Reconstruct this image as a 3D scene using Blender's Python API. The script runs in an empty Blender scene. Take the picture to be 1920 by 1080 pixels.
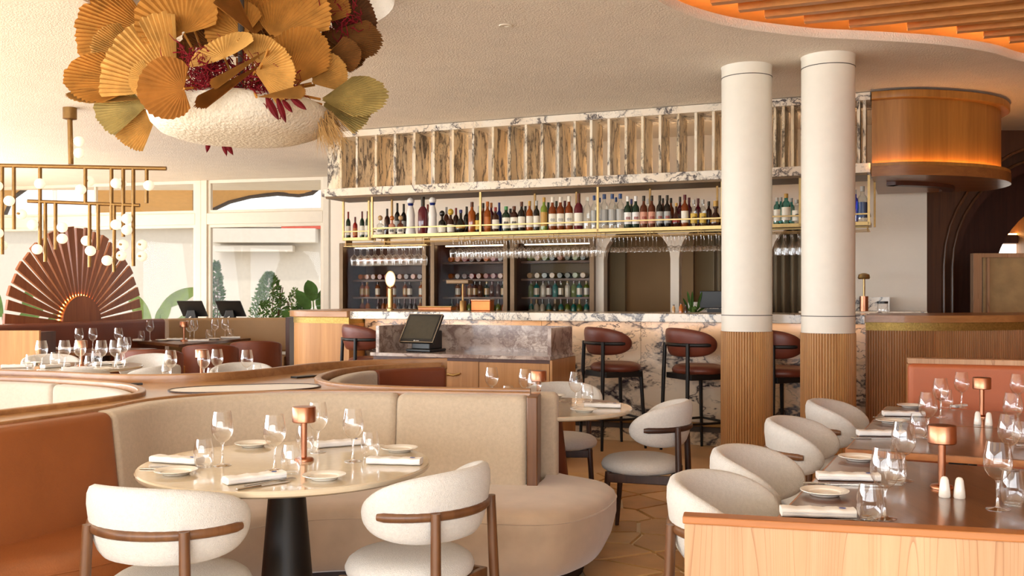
import bpy, bmesh, math, random
from mathutils import Vector, Matrix
from mathutils.geometry import tessellate_polygon
SC = bpy.context.scene
COL = SC.collection
PI = math.pi
F, HZ, H = 1800.0, 553.0, 1.40          # focal length in pixels, horizon row, eye height in metres
R = math.radians

# ------------------------------------------------------------------ camera, sky, sun, exposure
cam = bpy.data.objects.new('camera', bpy.data.cameras.new('camera')); COL.objects.link(cam)
cam.location = (0, 0, H); cam.rotation_euler = (PI/2, 0, 0)
cam.data.sensor_width = 36.0; cam.data.lens = F/1920*36.0
cam.data.shift_y = (HZ-540)/1920
cam.data.clip_start = 0.05; cam.data.clip_end = 300
SC.camera = cam
w = bpy.data.worlds.new('sky'); SC.world = w; w.use_nodes = True
bg = w.node_tree.nodes['Background']
bg.inputs[0].default_value = (0.93, 0.96, 1.0, 1); bg.inputs[1].default_value = 1.5
sun = bpy.data.objects.new('sun', bpy.data.lights.new('sun', 'SUN')); COL.objects.link(sun)
sun.data.energy = 1.1; sun.data.angle = R(2); sun.data.color = (1, .92, .8)
sun.rotation_euler = (R(28), R(-12), 0)
SC.view_settings.view_transform = 'Standard'; SC.view_settings.look = 'None'
SC.view_settings.gamma = 1.0; SC.view_settings.use_curve_mapping = False
SC.view_settings.exposure = 0.28
def fill_lamp(name, loc, rot, sx, sz, watts, col=(.89, .945, 1.0)):
    l = bpy.data.lights.new(name, 'AREA'); l.shape = 'RECTANGLE'; l.size = sx; l.size_y = sz; l.energy = watts; l.color = col
    o = bpy.data.objects.new(name, l); COL.objects.link(o); o.location = loc; o.rotation_euler = rot
# area lamps added along the camera-side and left glazing to brighten the room
for i in range(8): fill_lamp('window_fill', (-8.85+1.5*i, -4.7, 1.5), (R(113), 0, 0), 1.25, 2.3, 72)
for i in range(11): fill_lamp('window_fill', (-9.85, -2.2+1.65*i, 1.5), (R(99), 0, R(-90)), 1.4, 2.3, 84)
cy = SC.cycles
cy.use_denoising = True
cy.max_bounces = 10; cy.diffuse_bounces = 5; cy.glossy_bounces = 4; cy.transmission_bounces = 6; cy.transparent_max_bounces = 28
cy.caustics_reflective = False; cy.caustics_refractive = False
cy.sample_clamp_indirect = 6.0

# ------------------------------------------------------------------ geometry helpers
def G(px, py, z=0.0):
    d = F*(H-z)/(py-HZ); return Vector(((px-960)/F*d, d, z))
def P(px, py, d):
    return Vector(((px-960)/F*d, d, H-(py-HZ)/F*d))
def XD(px, d): return ((px-960)/F*d, d)

class MB:
    """collects vertices and faces of one mesh"""
    def __init__(s): s.v = []; s.f = []
    def add(s, vs, fs):
        k = len(s.v); s.v += [tuple(v) for v in vs]; s.f += [tuple(i+k for i in f) for f in fs]; return s
    def box(s, c, size, rz=0.0, taper=1.0):
        x, y, z = [a/2 for a in size]; vs = []
        ca, sa = math.cos(rz), math.sin(rz)
        for dz in (-1, 1):
            t = taper if dz > 0 else 1
            for dx, dy in ((-1,-1),(1,-1),(1,1),(-1,1)):
                a, b = dx*x*t, dy*y*t
                vs.append((c[0]+a*ca-b*sa, c[1]+a*sa+b*ca, c[2]+dz*z))
        return s.add(vs, [(3,2,1,0),(4,5,6,7),(0,1,5,4),(1,2,6,5),(2,3,7,6),(3,0,4,7)])
    def tube(s, pts, r, n=10, caps=True):
        pts = [Vector(p) for p in pts]; m = len(pts)
        rs = r if isinstance(r, (list, tuple)) else [r]*m
        vs = []; up = None
        for i, p in enumerate(pts):
            t = (pts[min(i+1, m-1)]-pts[max(i-1, 0)]).normalized()
            if up is None: up = Vector((0,0,1)) if abs(t.z) < .9 else Vector((1,0,0))
            a = t.cross(up).normalized(); b = a.cross(t).normalized(); up = b
            for k in range(n):
                q = 2*PI*k/n; vs.append(p+(a*math.cos(q)+b*math.sin(q))*rs[i])
        fs = [(i*n+k, i*n+(k+1) % n, (i+1)*n+(k+1) % n, (i+1)*n+k) for i in range(m-1) for k in range(n)]
        if caps: fs += [tuple(range(n-1, -1, -1)), tuple((m-1)*n+k for k in range(n))]
        return s.add(vs, fs)
    def lathe(s, prof, n=24, c=(0,0,0), sx=1.0, sy=1.0):
        vs = []; ids = []
        for r, z in prof:
            if r < 1e-6: ids.append([len(vs)]); vs.append((c[0], c[1], c[2]+z))
            else:
                ids.append(list(range(len(vs), len(vs)+n)))
                vs += [(c[0]+r*sx*math.cos(2*PI*k/n), c[1]+r*sy*math.sin(2*PI*k/n), c[2]+z) for k in range(n)]
        fs = []
        for a, b in zip(ids, ids[1:]):
            for k in range(n):
                j = (k+1) % n
                if len(a) == 1 and len(b) == 1: continue
                if len(a) == 1: fs.append((a[0], b[j], b[k]))
                elif len(b) == 1: fs.append((a[k], a[j], b[0]))
                else: fs.append((a[k], a[j], b[j], b[k]))
        return s.add(vs, fs)
    def sphere(s, c, r, n=16, m=10, sz=1.0):
        return s.lathe([(r*math.sin(PI*i/m), -r*sz*math.cos(PI*i/m)) for i in range(m+1)], n, c)
    def prism(s, poly, z0, z1, holes=()):
        loops = [list(poly)]+[list(h) for h in holes]
        flat = [p for l in loops for p in l]
        tri = tessellate_polygon([[Vector((p[0], p[1], 0)) for p in l] for l in loops])
        n = len(flat)
        vs = [(p[0], p[1], z0) for p in flat]+[(p[0], p[1], z1) for p in flat]
        fs = []
        for t in tri:
            fs.append((t[2], t[1], t[0])); fs.append(tuple(i+n for i in t))
        k = 0
        for l in loops:
            m = len(l)
            for i in range(m): fs.append((k+i, k+(i+1) % m, n+k+(i+1) % m, n+k+i))
            k += m
        return s.add(vs, fs)
    def sweep(s, path, prof, caps=True, closed=False):
        """path: plan points; prof: (offset to the left of travel, z) closed profile"""
        pts = [Vector((p[0], p[1])) for p in path]; m = len(pts); n = len(prof); vs = []
        for i, p in enumerate(pts):
            if closed: a, b = pts[i-1], pts[(i+1) % m]
            else: a, b = pts[max(i-1, 0)], pts[min(i+1, m-1)]
            t = (b-a).normalized(); nr = Vector((-t.y, t.x))
            for o, z in prof: q = p+nr*o; vs.append((q.x, q.y, z))
        fs = []
        for i in range(m if closed else m-1):
            j = (i+1) % m
            for k in range(n):
                l = (k+1) % n; fs.append((i*n+k, i*n+l, j*n+l, j*n+k))
        if caps and not closed: fs += [tuple(range(n-1, -1, -1)), tuple((m-1)*n+k for k in range(n))]
        return s.add(vs, fs)
    def grid(s, rows, closed_u=False):
        m, n = len(rows), len(rows[0]); vs = [p for r in rows for p in r]; fs = []
        for i in range(m-1):
            for k in range(n if closed_u else n-1):
                l = (k+1) % n; fs.append((i*n+k, i*n+l, (i+1)*n+l, (i+1)*n+k))
        return s.add(vs, fs)

def build(name, mb, mat, parent=None, smooth=40, bevel=0.0, world=False, subsurf=0, seg=2):
    me = bpy.data.meshes.new(name); me.from_pydata(mb.v, [], mb.f); me.update()
    bm = bmesh.new(); bm.from_mesh(me); bmesh.ops.recalc_face_normals(bm, faces=bm.faces); bm.to_mesh(me); bm.free()
    if mat: me.materials.append(mat)
    if smooth:
        me.polygons.foreach_set('use_smooth', [True]*len(me.polygons)); me.set_sharp_from_angle(angle=R(smooth))
    o = bpy.data.objects.new(name, me); COL.objects.link(o)
    if parent is not None:
        o.parent = parent
        if world: o.location = -parent.location
    if bevel:
        b = o.modifiers.new('bevel', 'BEVEL'); b.width = bevel; b.segments = seg; b.limit_method = 'ANGLE'; b.angle_limit = R(35); b.harden_normals = False
    if subsurf:
        b = o.modifiers.new('sub', 'SUBSURF'); b.levels = subsurf; b.render_levels = subsurf
    return o
def tag(o, label=None, cat=None, group=None, kind=None):
    if label: o['label'] = label
    if cat: o['category'] = cat
    if group: o['group'] = group
    if kind: o['kind'] = kind
    return o
def thing(name, label, cat, loc=(0,0,0), rz=0.0, group=None):
    o = bpy.data.objects.new(name, None); COL.objects.link(o); o.empty_display_size = .1
    o.location = loc; o.rotation_euler = (0, 0, rz)
    return tag(o, label, cat, group)
def dup(o, parent=None):
    c = o.copy(); COL.objects.link(c); c.parent = parent
    for ch in o.children: dup(ch, c)
    return c
def place(root, first, loc, rz=0.0, label=None, group=None):
    o = root if not first else dup(root)
    o.location = loc; o.rotation_euler = (0, 0, rz)
    if label: o['label'] = label
    if group: o['group'] = group
    return o
class Proto:
    """first use hands out the original, later uses hand out copies with their parts"""
    def __init__(s, make): s.make = make; s.o = None; s.used = False
    def at(s, loc, rz=0.0, label=None, group=None, scale=None):
        if s.o is None: s.o = s.make(); o = s.o
        else: o = dup(s.o)
        o.location = loc; o.rotation_euler = (0, 0, rz)
        o.scale = (scale,)*3 if scale else (1, 1, 1)
        if label: o['label'] = label
        if group: o['group'] = group
        elif 'group' in o: del o['group']
        return o
def catmull(pts, n=8, closed=False):
    pts = [Vector(p) for p in pts]; out = []; m = len(pts)
    for i in range(m if closed else m-1):
        if closed: p = [pts[(i+k-1) % m] for k in range(4)]
        else: p = [pts[max(i-1, 0)], pts[i], pts[i+1], pts[min(i+2, m-1)]]
        for k in range(n):
            t = k/n
            out.append(.5*((2*p[1])+(p[2]-p[0])*t+(2*p[0]-5*p[1]+4*p[2]-p[3])*t*t+(3*p[1]-p[0]-3*p[2]+p[3])*t**3))
    if not closed: out.append(pts[-1])
    return out
def offset(path, o):
    pts = [Vector((p[0], p[1])) for p in path]; m = len(pts); out = []
    for i, p in enumerate(pts):
        t = (pts[min(i+1, m-1)]-pts[max(i-1, 0)]).normalized(); out.append(p+Vector((-t.y, t.x))*o)
    return out
def rrect(o0, o1, z0, z1, r=.02, lean=0.0, n=4):
    """rounded rectangle profile (offset, z); lean shifts the top"""
    out = []
    for cx, cz, a0 in ((o1-r, z1-r, 0), (o0+r, z1-r, 90), (o0+r, z0+r, 180), (o1-r, z0+r, 270)):
        for k in range(n+1):
            a = R(a0+90*k/n); x, z = cx+r*math.cos(a), cz+r*math.sin(a)
            out.append((x+lean*(z-z0)/(z1-z0), z))
    return out
ORD = 'first second third fourth fifth sixth seventh eighth ninth tenth eleventh twelfth thirteenth fourteenth fifteenth sixteenth seventeenth eighteenth nineteenth twentieth'.split()

# ------------------------------------------------------------------ materials
def nt(name):
    m = bpy.data.materials.new(name); m.use_nodes = True
    t = m.node_tree; return m, t, t.nodes['Principled BSDF']
def N(t, kind, **kw):
    n = t.nodes.new(kind)
    for k, v in kw.items():
        if k.startswith('i_'):
            key = k[2:]; n.inputs[int(key) if key.isdigit() else key].default_value = v
        else: setattr(n, k, v)
    return n
def rgba(c): return (c[0], c[1], c[2], 1)
def hexc(h):
    h = h.lstrip('#'); f = lambda v: v/12.92 if v <= .04045 else ((v+.055)/1.055)**2.4
    return tuple(f(int(h[i:i+2], 16)/255) for i in (0, 2, 4))
def ramp(t, stops):
    r = t.nodes.new('ShaderNodeValToRGB'); e = r.color_ramp.elements
    while len(e) < len(stops): e.new(.5)
    for q, (p, c) in zip(e, stops): q.position = p; q.color = rgba(c)
    return r
def coords(t, scale=(1,1,1), rot=(0,0,0), kind='Object'):
    tc = t.nodes.new('ShaderNodeTexCoord'); mp = N(t, 'ShaderNodeMapping')
    mp.inputs['Scale'].default_value = scale; mp.inputs['Rotation'].default_value = rot
    t.links.new(tc.outputs[kind], mp.inputs['Vector']); return mp.outputs[0]
def bump(t, b, height, strength, dist=.01):
    n = N(t, 'ShaderNodeBump'); n.inputs['Strength'].default_value = strength; n.inputs['Distance'].default_value = dist
    t.links.new(height, n.inputs['Height']); t.links.new(n.outputs[0], b.inputs['Normal'])
def plain(name, c, rough=.5, metal=0.0, var=.08, scale=12, bmp=0.0, bscale=80, coat=0.0, emit=None, estr=0.0, sheen=0.0, spec=None):
    m, t, b = nt(name)
    if isinstance(c, str): c = hexc(c)
    b.inputs['Roughness'].default_value = rough; b.inputs['Metallic'].default_value = metal
    v = coords(t); n = N(t, 'ShaderNodeTexNoise', i_Scale=scale, i_Detail=4.0); t.links.new(v, n.inputs['Vector'])
    r = ramp(t, [(.3, tuple(x*(1-var) for x in c)), (.7, tuple(min(1, x*(1+var)) for x in c))])
    t.links.new(n.outputs[0], r.inputs[0]); t.links.new(r.outputs[0], b.inputs['Base Color'])
    if bmp:
        n2 = N(t, 'ShaderNodeTexNoise', i_Scale=bscale, i_Detail=3.0); t.links.new(v, n2.inputs['Vector']); bump(t, b, n2.outputs[0], bmp)
    if coat: b.inputs['Coat Weight'].default_value = coat; b.inputs['Coat Roughness'].default_value = .08
    if sheen: b.inputs['Sheen Weight'].default_value = sheen
    if spec is not None: b.inputs['Specular IOR Level'].default_value = spec
    if emit: b.inputs['Emission Color'].default_value = rgba(emit); b.inputs['Emission Strength'].default_value = estr
    return m
def wood(name, c1, c2, axis='z', scale=1.0, rough=.45, coat=0.0, contrast=1.0, ring=0.0):
    m, t, b = nt(name); c1, c2 = hexc(c1), hexc(c2)
    sc = {'x': (1.2, 22, 22), 'y': (22, 1.2, 22), 'z': (22, 22, 1.2)}[axis]
    v = coords(t, tuple(s*scale for s in sc))
    n = N(t, 'ShaderNodeTexNoise', i_Scale=1.0, i_Detail=6.0, i_Roughness=.62, i_Distortion=.6); t.links.new(v, n.inputs['Vector'])
    lo, hi = .5-.22/contrast, .5+.2/contrast
    r = ramp(t, [(lo, c1), (hi, c2)]); t.links.new(n.outputs[0], r.inputs[0])
    # wide boards of slightly different tone
    sc2 = {'x': (.15, 3.2, 3.2), 'y': (3.2, .15, 3.2), 'z': (3.2, 3.2, .15)}[axis]
    v2 = coords(t, tuple(s*scale for s in sc2))
    n2 = N(t, 'ShaderNodeTexNoise', i_Scale=1.0, i_Detail=2.0); t.links.new(v2, n2.inputs['Vector'])
    mx = N(t, 'ShaderNodeMix', data_type='RGBA', blend_type='MULTIPLY'); mx.inputs[0].default_value = .8
    r2 = ramp(t, [(.35, (.72, .68, .64)), (.62, (1, 1, 1))]); t.links.new(n2.outputs[0], r2.inputs[0])
    t.links.new(r.outputs[0], mx.inputs[6]); t.links.new(r2.outputs[0], mx.inputs[7])
    out = mx.outputs[2]
    if ring:
        # cathedral grain: stretched rings with thin dark lines
        sc3 = {'x': (.2, 6, 6), 'y': (6, .2, 6), 'z': (6, 6, .2)}[axis]
        v3 = coords(t, tuple(s*scale for s in sc3))
        n3 = N(t, 'ShaderNodeTexNoise', i_Scale=1.0, i_Detail=1.0, i_Distortion=.2); t.links.new(v3, n3.inputs['Vector'])
        mu = N(t, 'ShaderNodeMath', operation='MULTIPLY'); mu.inputs[1].default_value = 44; t.links.new(n3.outputs[0], mu.inputs[0])
        fr = N(t, 'ShaderNodeMath', operation='FRACT'); t.links.new(mu.outputs[0], fr.inputs[0])
        r3 = ramp(t, [(0, (.62, .5, .4)), (.14, (1, 1, 1)), (1, (1, 1, 1))]); t.links.new(fr.outputs[0], r3.inputs[0])
        m3 = N(t, 'ShaderNodeMix', data_type='RGBA', blend_type='MULTIPLY'); m3.inputs[0].default_value = ring
        t.links.new(out, m3.inputs[6]); t.links.new(r3.outputs[0], m3.inputs[7]); out = m3.outputs[2]
    t.links.new(out, b.inputs['Base Color'])
    b.inputs['Roughness'].default_value = rough
    if coat: b.inputs['Coat Weight'].default_value = coat; b.inputs['Coat Roughness'].default_value = .12
    bump(t, b, n.outputs[0], .12, .004)
    return m
def marble(name, base, base2, vein, scale=1.0, width=.035, stretch=(1,1,1), rot=(0,0,0), rough=.18, amount=1.0, cells=True):
    m, t, b = nt(name); base, base2, vein = hexc(base), hexc(base2), hexc(vein)
    v = coords(t, tuple(s*scale for s in stretch), rot)
    d = N(t, 'ShaderNodeTexNoise', i_Scale=1.6, i_Detail=5.0, i_Roughness=.6); t.links.new(v, d.inputs['Vector'])
    va = N(t, 'ShaderNodeVectorMath', operation='MULTIPLY_ADD'); va.inputs[1].default_value = (.9, .9, .9)
    t.links.new(d.outputs['Color'], va.inputs[0]); t.links.new(v, va.inputs[2])
    def veins(s, wd, lo):
        n = N(t, 'ShaderNodeTexNoise', i_Scale=s, i_Detail=4.0, i_Roughness=.55, i_Distortion=.5); t.links.new(va.outputs[0], n.inputs['Vector'])
        a = N(t, 'ShaderNodeMath', operation='SUBTRACT'); a.inputs[1].default_value = .5; t.links.new(n.outputs[0], a.inputs[0])
        c = N(t, 'ShaderNodeMath', operation='ABSOLUTE'); t.links.new(a.outputs[0], c.inputs[0])
        r = ramp(t, [(0, (1, 1, 1)), (wd, (.25, .25, .25)), (wd*2.2, (0, 0, 0))]); t.links.new(c.outputs[0], r.inputs[0])
        return r.outputs[0]
    v1 = veins(1.5, width, 0); v2 = veins(4.5, width*.55, 0)
    msk = N(t, 'ShaderNodeTexNoise', i_Scale=1.1, i_Detail=2.0); t.links.new(v, msk.inputs['Vector'])
    mr = ramp(t, [(.42, (0, 0, 0)), (.6, (1, 1, 1))]); t.links.new(msk.outputs[0], mr.inputs[0])
    m2 = N(t, 'ShaderNodeMath', operation='MULTIPLY'); t.links.new(v2, m2.inputs[0]); t.links.new(mr.outputs[0], m2.inputs[1])
    mxx = N(t, 'ShaderNodeMath', operation='MAXIMUM'); t.links.new(v1, mxx.inputs[0]); t.links.new(m2.outputs[0], mxx.inputs[1])
    am = N(t, 'ShaderNodeMath', operation='MULTIPLY'); am.inputs[1].default_value = amount; am.use_clamp = True; t.links.new(mxx.outputs[0], am.inputs[0])
    bn = N(t, 'ShaderNodeTexNoise', i_Scale=1.3, i_Detail=3.0); t.links.new(va.outputs[0], bn.inputs['Vector'])
    br = ramp(t, [(.38, base), (.62, base2)]); t.links.new(bn.outputs[0], br.inputs[0])
    mx = N(t, 'ShaderNodeMix', data_type='RGBA'); mx.inputs[7].default_value = rgba(vein)
    t.links.new(am.outputs[0], mx.inputs[0]); t.links.new(br.outputs[0], mx.inputs[6]); t.links.new(mx.outputs[2], b.inputs['Base Color'])
    b.inputs['Roughness'].default_value = rough
    return m
def thin_glass(name, tint=(1,1,1), base=.03, edge=.75, power=3.0, rough=0.0, edge_dark=.75):
    """thin clear wall: lets light through, mirrors more towards its outline, slightly darker when seen edge on"""
    m = bpy.data.materials.new(name); m.use_nodes = True; t = m.node_tree; t.nodes.clear()
    o = N(t, 'ShaderNodeOutputMaterial'); lw = N(t, 'ShaderNodeLayerWeight'); lw.inputs['Blend'].default_value = .5
    pw = N(t, 'ShaderNodeMath', operation='POWER'); pw.inputs[1].default_value = power; t.links.new(lw.outputs['Facing'], pw.inputs[0])
    ml = N(t, 'ShaderNodeMath', operation='MULTIPLY_ADD'); ml.inputs[1].default_value = edge-base; ml.inputs[2].default_value = base; t.links.new(pw.outputs[0], ml.inputs[0])
    tr = N(t, 'ShaderNodeBsdfTransparent'); gl = N(t, 'ShaderNodeBsdfGlossy'); gl.inputs['Roughness'].default_value = rough
    r = ramp(t, [(0, tint), (.6, tuple(c*.97 for c in tint)), (1, tuple(c*edge_dark for c in tint))]); t.links.new(pw.outputs[0], r.inputs[0]); t.links.new(r.outputs[0], tr.inputs[0])
    gl.inputs[0].default_value = (1, 1, 1, 1)
    mx = N(t, 'ShaderNodeMixShader'); t.links.new(ml.outputs[0], mx.inputs[0]); t.links.new(tr.outputs[0], mx.inputs[1]); t.links.new(gl.outputs[0], mx.inputs[2])
    t.links.new(mx.outputs[0], o.inputs[0]); return m
def lamp_mat(name, c, s):
    return plain(name, c, rough=.4, emit=c, estr=s, var=0.0)

M = {}
M['plaster'] = plain('ceiling_plaster', '#efe3d2', rough=.95, var=.03, scale=4, bmp=.8, bscale=80)
M['wall'] = plain('wall_paint', '#ebe0d0', rough=.9, var=.03, scale=2, bmp=.15, bscale=30)
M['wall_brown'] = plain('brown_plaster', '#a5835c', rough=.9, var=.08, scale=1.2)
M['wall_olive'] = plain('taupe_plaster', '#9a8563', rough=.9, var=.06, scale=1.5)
M['column'] = plain('column_paint', '#e9e2d4', rough=.55, var=.02)
M['white_frame'] = plain('window_frame_paint', '#e8dcc8', rough=.5, var=.02)
M['oak'] = wood('oak', '#b98148', '#d09a5e', 'z', 1.0, .5)
M['oak_h'] = wood('oak_horizontal', '#a06c3c', '#c08a52', 'x', 1.0, .4, coat=.2)
M['oak_light'] = wood('light_oak_veneer', '#bd8f66', '#cfa580', 'z', .9, .5, contrast=.9, ring=.85)
M['oak_warm'] = wood('warm_oak_drum', '#a06a2c', '#ba823c', 'z', 1.0, .4)
M['oak_bar'] = wood('fluted_bar_oak', '#9c6a3c', '#b98450', 'z', 1.2, .5)
M['oak_col'] = wood('fluted_column_oak', '#b07c48', '#cc9a60', 'z', 1.2, .5)
M['walnut'] = wood('walnut', '#5e3a22', '#7d5434', 'z', 1.4, .38, coat=.15)
M['walnut_dark'] = wood('dark_walnut', '#33201a', '#4a3026', 'z', 1.4, .4)
M['rim'] = wood('booth_rim_wood', '#946640', '#b68656', 'x', 1.0, .35, coat=.3)
M['ledge'] = wood('booth_ledge_wood', '#a87848', '#c4975e', 'x', 1.0, .3, coat=.4)
M['table_wood'] = wood('dark_table_wood', '#66412a', '#83593a', 'y', .9, .28, coat=.55, ring=.6)
M['table_edge'] = wood('table_edge_wood', '#a06234', '#bb7a44', 'x', .9, .4)
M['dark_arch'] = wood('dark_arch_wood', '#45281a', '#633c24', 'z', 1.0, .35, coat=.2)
M['fan_wood'] = wood('sunburst_wood', '#8c4e2a', '#a86436', 'z', 1.0, .45)
M['beam'] = wood('ceiling_beam_wood', '#b06e32', '#cc8a46', 'x', .8, .45)
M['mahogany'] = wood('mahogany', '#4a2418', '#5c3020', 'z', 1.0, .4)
M['stone_top'] = plain('beige_stone_top', '#cfc0a8', rough=.10, var=.04, scale=30, coat=.3)
M['oval'] = plain('oval_painted_reflection', '#f6f3ee', rough=.3, var=.01)  # window reflection put into the white base colour
M['linen'] = plain('beige_linen', '#c0ae98', rough=.92, var=.07, scale=60, bmp=.25, bscale=300, sheen=.3)
M['linen_light'] = plain('pale_linen', '#bfb3a6', rough=.92, var=.05, scale=60, bmp=.2, bscale=300, sheen=.3)
M['velvet'] = plain('fawn_velvet', '#b8a088', rough=.85, var=.10, scale=7, bmp=.08, bscale=200, sheen=.7)
M['leather'] = plain('cognac_leather', '#94552c', rough=.42, var=.12, scale=3.5, bmp=.12, bscale=160)
M['leather_dark'] = plain('dark_brown_leather', '#74381e', rough=.5, var=.12, scale=3, bmp=.1, bscale=160)
M['leather_red'] = plain('oxblood_leather', '#6a3222', rough=.42, var=.1, scale=5, bmp=.1, bscale=160)
M['leather_tan'] = plain('tan_leather', '#b5623a', rough=.5, var=.06, scale=3, bmp=.1, bscale=160)
M['leather_beige'] = plain('beige_leather', '#a98760', rough=.6, var=.05, scale=3)
M['boucle'] = plain('white_boucle', '#d4d1ce', rough=.95, var=.05, scale=90, bmp=.5, bscale=260, sheen=.25)
M['black_metal'] = plain('black_metal', '#1a1716', rough=.45, var=.05, metal=.3)
M['black'] = plain('black_plastic', '#121112', rough=.4, var=.05)
M['plinth'] = plain('dark_plinth', '#2a1814', rough=.6, var=.05)
M['brass'] = plain('brushed_brass', '#b89c6a', rough=.38, metal=1.0, var=.08, scale=30)
M['brass_dark'] = plain('aged_brass', '#8f6e42', rough=.4, metal=.9, var=.08, scale=30)
M['brass_gold'] = plain('hammered_gold_band', '#a88d50', rough=.5, metal=.9, var=.2, scale=60, bmp=.3, bscale=90)
M['copper'] = plain('brushed_copper', '#b87e60', rough=.28, metal=1.0, var=.08, scale=20)
M['steel'] = plain('polished_cutlery', '#b8b0a4', rough=.2, metal=1.0, var=.03)
M['porcelain'] = plain('white_porcelain', '#ece6dc', rough=.18, var=.01, coat=.3)
M['napkin'] = plain('white_napkin', '#efecea', rough=.9, var=.02, scale=20, bmp=.12, bscale=120)
M['blue'] = plain('blue_stitching', '#4a5a9a', rough=.8)
M['marble_bar'] = marble('bar_marble', '#eee0cc', '#e4c49a', '#2c2430', .66, .026, (1, 1, 1.8), (0, .6, 0), amount=1.0)
M['marble_slab'] = marble('counter_marble', '#f0e6d6', '#ead9c2', '#3a333c', 1.6, .022, (1, 1, 1), (0, .4, 0))
M['marble_fin'] = marble('honey_marble', '#f2e6d0', '#e8cfa6', '#33201a', 1.5, .036, (1.6, 1.6, .6), (0, .3, 0), .3, amount=1.0)
M['marble_pos'] = marble('grey_swirl_marble', '#d2c2b6', '#a8948a', '#6a5048', 2.4, .05, (1, 1, 1.3), (.3, .2, 0), .15, amount=.8)
M['glass'] = thin_glass('clear_glass', base=.07, edge=.9, power=2.0, edge_dark=.35)
M['stem_glass'] = thin_glass('solid_glass', base=.18, edge=.9, power=1.3, edge_dark=.3)
M['pane'] = thin_glass('window_pane', base=.006, edge=.5, power=4.0, edge_dark=.9)
M['pane_dark'] = thin_glass('cabinet_pane', (.85, .83, .8), base=.0012, edge=.3, power=3.0, edge_dark=.95)
M['bulb'] = lamp_mat('opal_bulb', (1, .82, .62), .55)
M['led'] = lamp_mat('amber_led', (1, .36, .06), 45.0)
M['led_soft'] = lamp_mat('warm_led', (1, .50, .16), 20.0)
M['bowl'] = plain('white_textured_bowl', '#ece2d0', rough=.95, var=.04, scale=20, bmp=1.0, bscale=45)
M['stone'] = plain('tan_flagstone', '#caa068', rough=.35, var=.14, scale=4, bmp=.08, bscale=30)
M['stone_b'] = plain('brown_flagstone', '#bb8f58', rough=.35, var=.16, scale=4, bmp=.08, bscale=30)
M['stone_c'] = plain('sand_flagstone', '#d4ad76', rough=.35, var=.14, scale=4, bmp=.08, bscale=30)
M['grout'] = plain('pale_grout', '#f0e2c6', rough=.8, var=.05)
M['floor_plain'] = plain('tan_tile', '#cfa97c', rough=.4, var=.07, scale=2)
M['outside_white'] = plain('sunlit_render', '#d2c9bb', rough=.9, var=.03)
M['outside_ground'] = plain('pale_paving', '#cfc4b2', rough=.9, var=.06)
M['canvas'] = plain('tan_canvas', '#d8a868', rough=.9, var=.05)
M['canvas_white'] = plain('white_canvas', '#e8e2d8', rough=.9, var=.03)
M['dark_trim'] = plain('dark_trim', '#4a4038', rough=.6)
M['curtain'] = plain('taupe_curtain', '#8e7c62', rough=.95, var=.05)
M['bronze'] = plain('bronze_frame', '#6a5238', rough=.4, metal=.5)
for k, c in dict(leaf_a='#5d7a3c', leaf_b='#48682e', leaf_c='#7a8f52', palm_a='#b37a36', palm_b='#9c642a', palm_c='#c2924e', palm_d='#8a5c30', palm_dark='#5a3820', palm_olive='#b09a60', red_twig='#7a1620', red_leaf='#5e0c12', pampas='#b58d58').items():
    M[k] = plain(k, c, rough=.75, var=.22, scale=9, spec=.15)
# ------------------------------------------------------------------ bar axes: s runs along the bar front, n away from the camera
BA = Vector((1.27, 9.15)); BETA = R(22); BC, BS = math.cos(BETA), math.sin(BETA)
def S(px, n=0.0):
    u = (px-960)/F; a = BA+Vector((BS, BC))*n
    return (a.y*u-a.x)/(BC+BS*u)
def BW(s, n, z=0.0): return Vector((BA.x+BC*s+BS*n, BA.y-BS*s+BC*n, z))
def bar_thing(name, label, cat, group=None): return thing(name, label, cat, (BA.x, BA.y, 0), -BETA, group)
def zat(py, px, n): return H-(py-HZ)/F*BW(S(px, n), n).y

def struct(name, mb, mat, parent=None, **kw):
    o = build(name, mb, mat, parent, **kw)
    if parent is None: o['kind'] = 'structure'
    return o
def swap(mb, tf):
    mb.v = [tuple(tf(*p)) for p in mb.v]; return mb
def circle(cx, cy, r, n=48, a0=0, a1=360):
    return [(cx+r*math.cos(R(a0+(a1-a0)*i/n)), cy+r*math.sin(R(a0+(a1-a0)*i/n))) for i in range(n if a1-a0 == 360 else n+1)]

# ------------------------------------------------------------------ floor
ZC = 3.32
fl = struct('floor', MB().box((-1, 6.2, -.06), (20, 24, .10)), M['grout'], smooth=0)
struct('plain_tile', MB().prism([(-9.5, 7.55), (2.6, 7.55), (2.6, -4.4), (7.2, -4.4), (7.2, 16), (-9.5, 16)], -.02, 0.0), M['floor_plain'], fl, smooth=0)
random.seed(4)
seeds = []
for k in range(1500):
    q = Vector((random.uniform(-2.55, 2.6), random.uniform(2.75, 7.55)))
    rq = random.choice((.17, .22, .30, .38))
    if all(math.hypot((q.x-p.x)/1.3, (q.y-p.y)/.8) > rq for p in seeds): seeds.append(q)
def clip(poly, p, nrm):
    out = []
    for a, b in zip(poly, poly[1:]+poly[:1]):
        da, db = (a-p).dot(nrm), (b-p).dot(nrm)
        if da <= 0: out.append(a)
        if (da < 0) != (db < 0) and abs(da-db) > 1e-9: out.append(a+(b-a)*(da/(da-db)))
    return out
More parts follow.
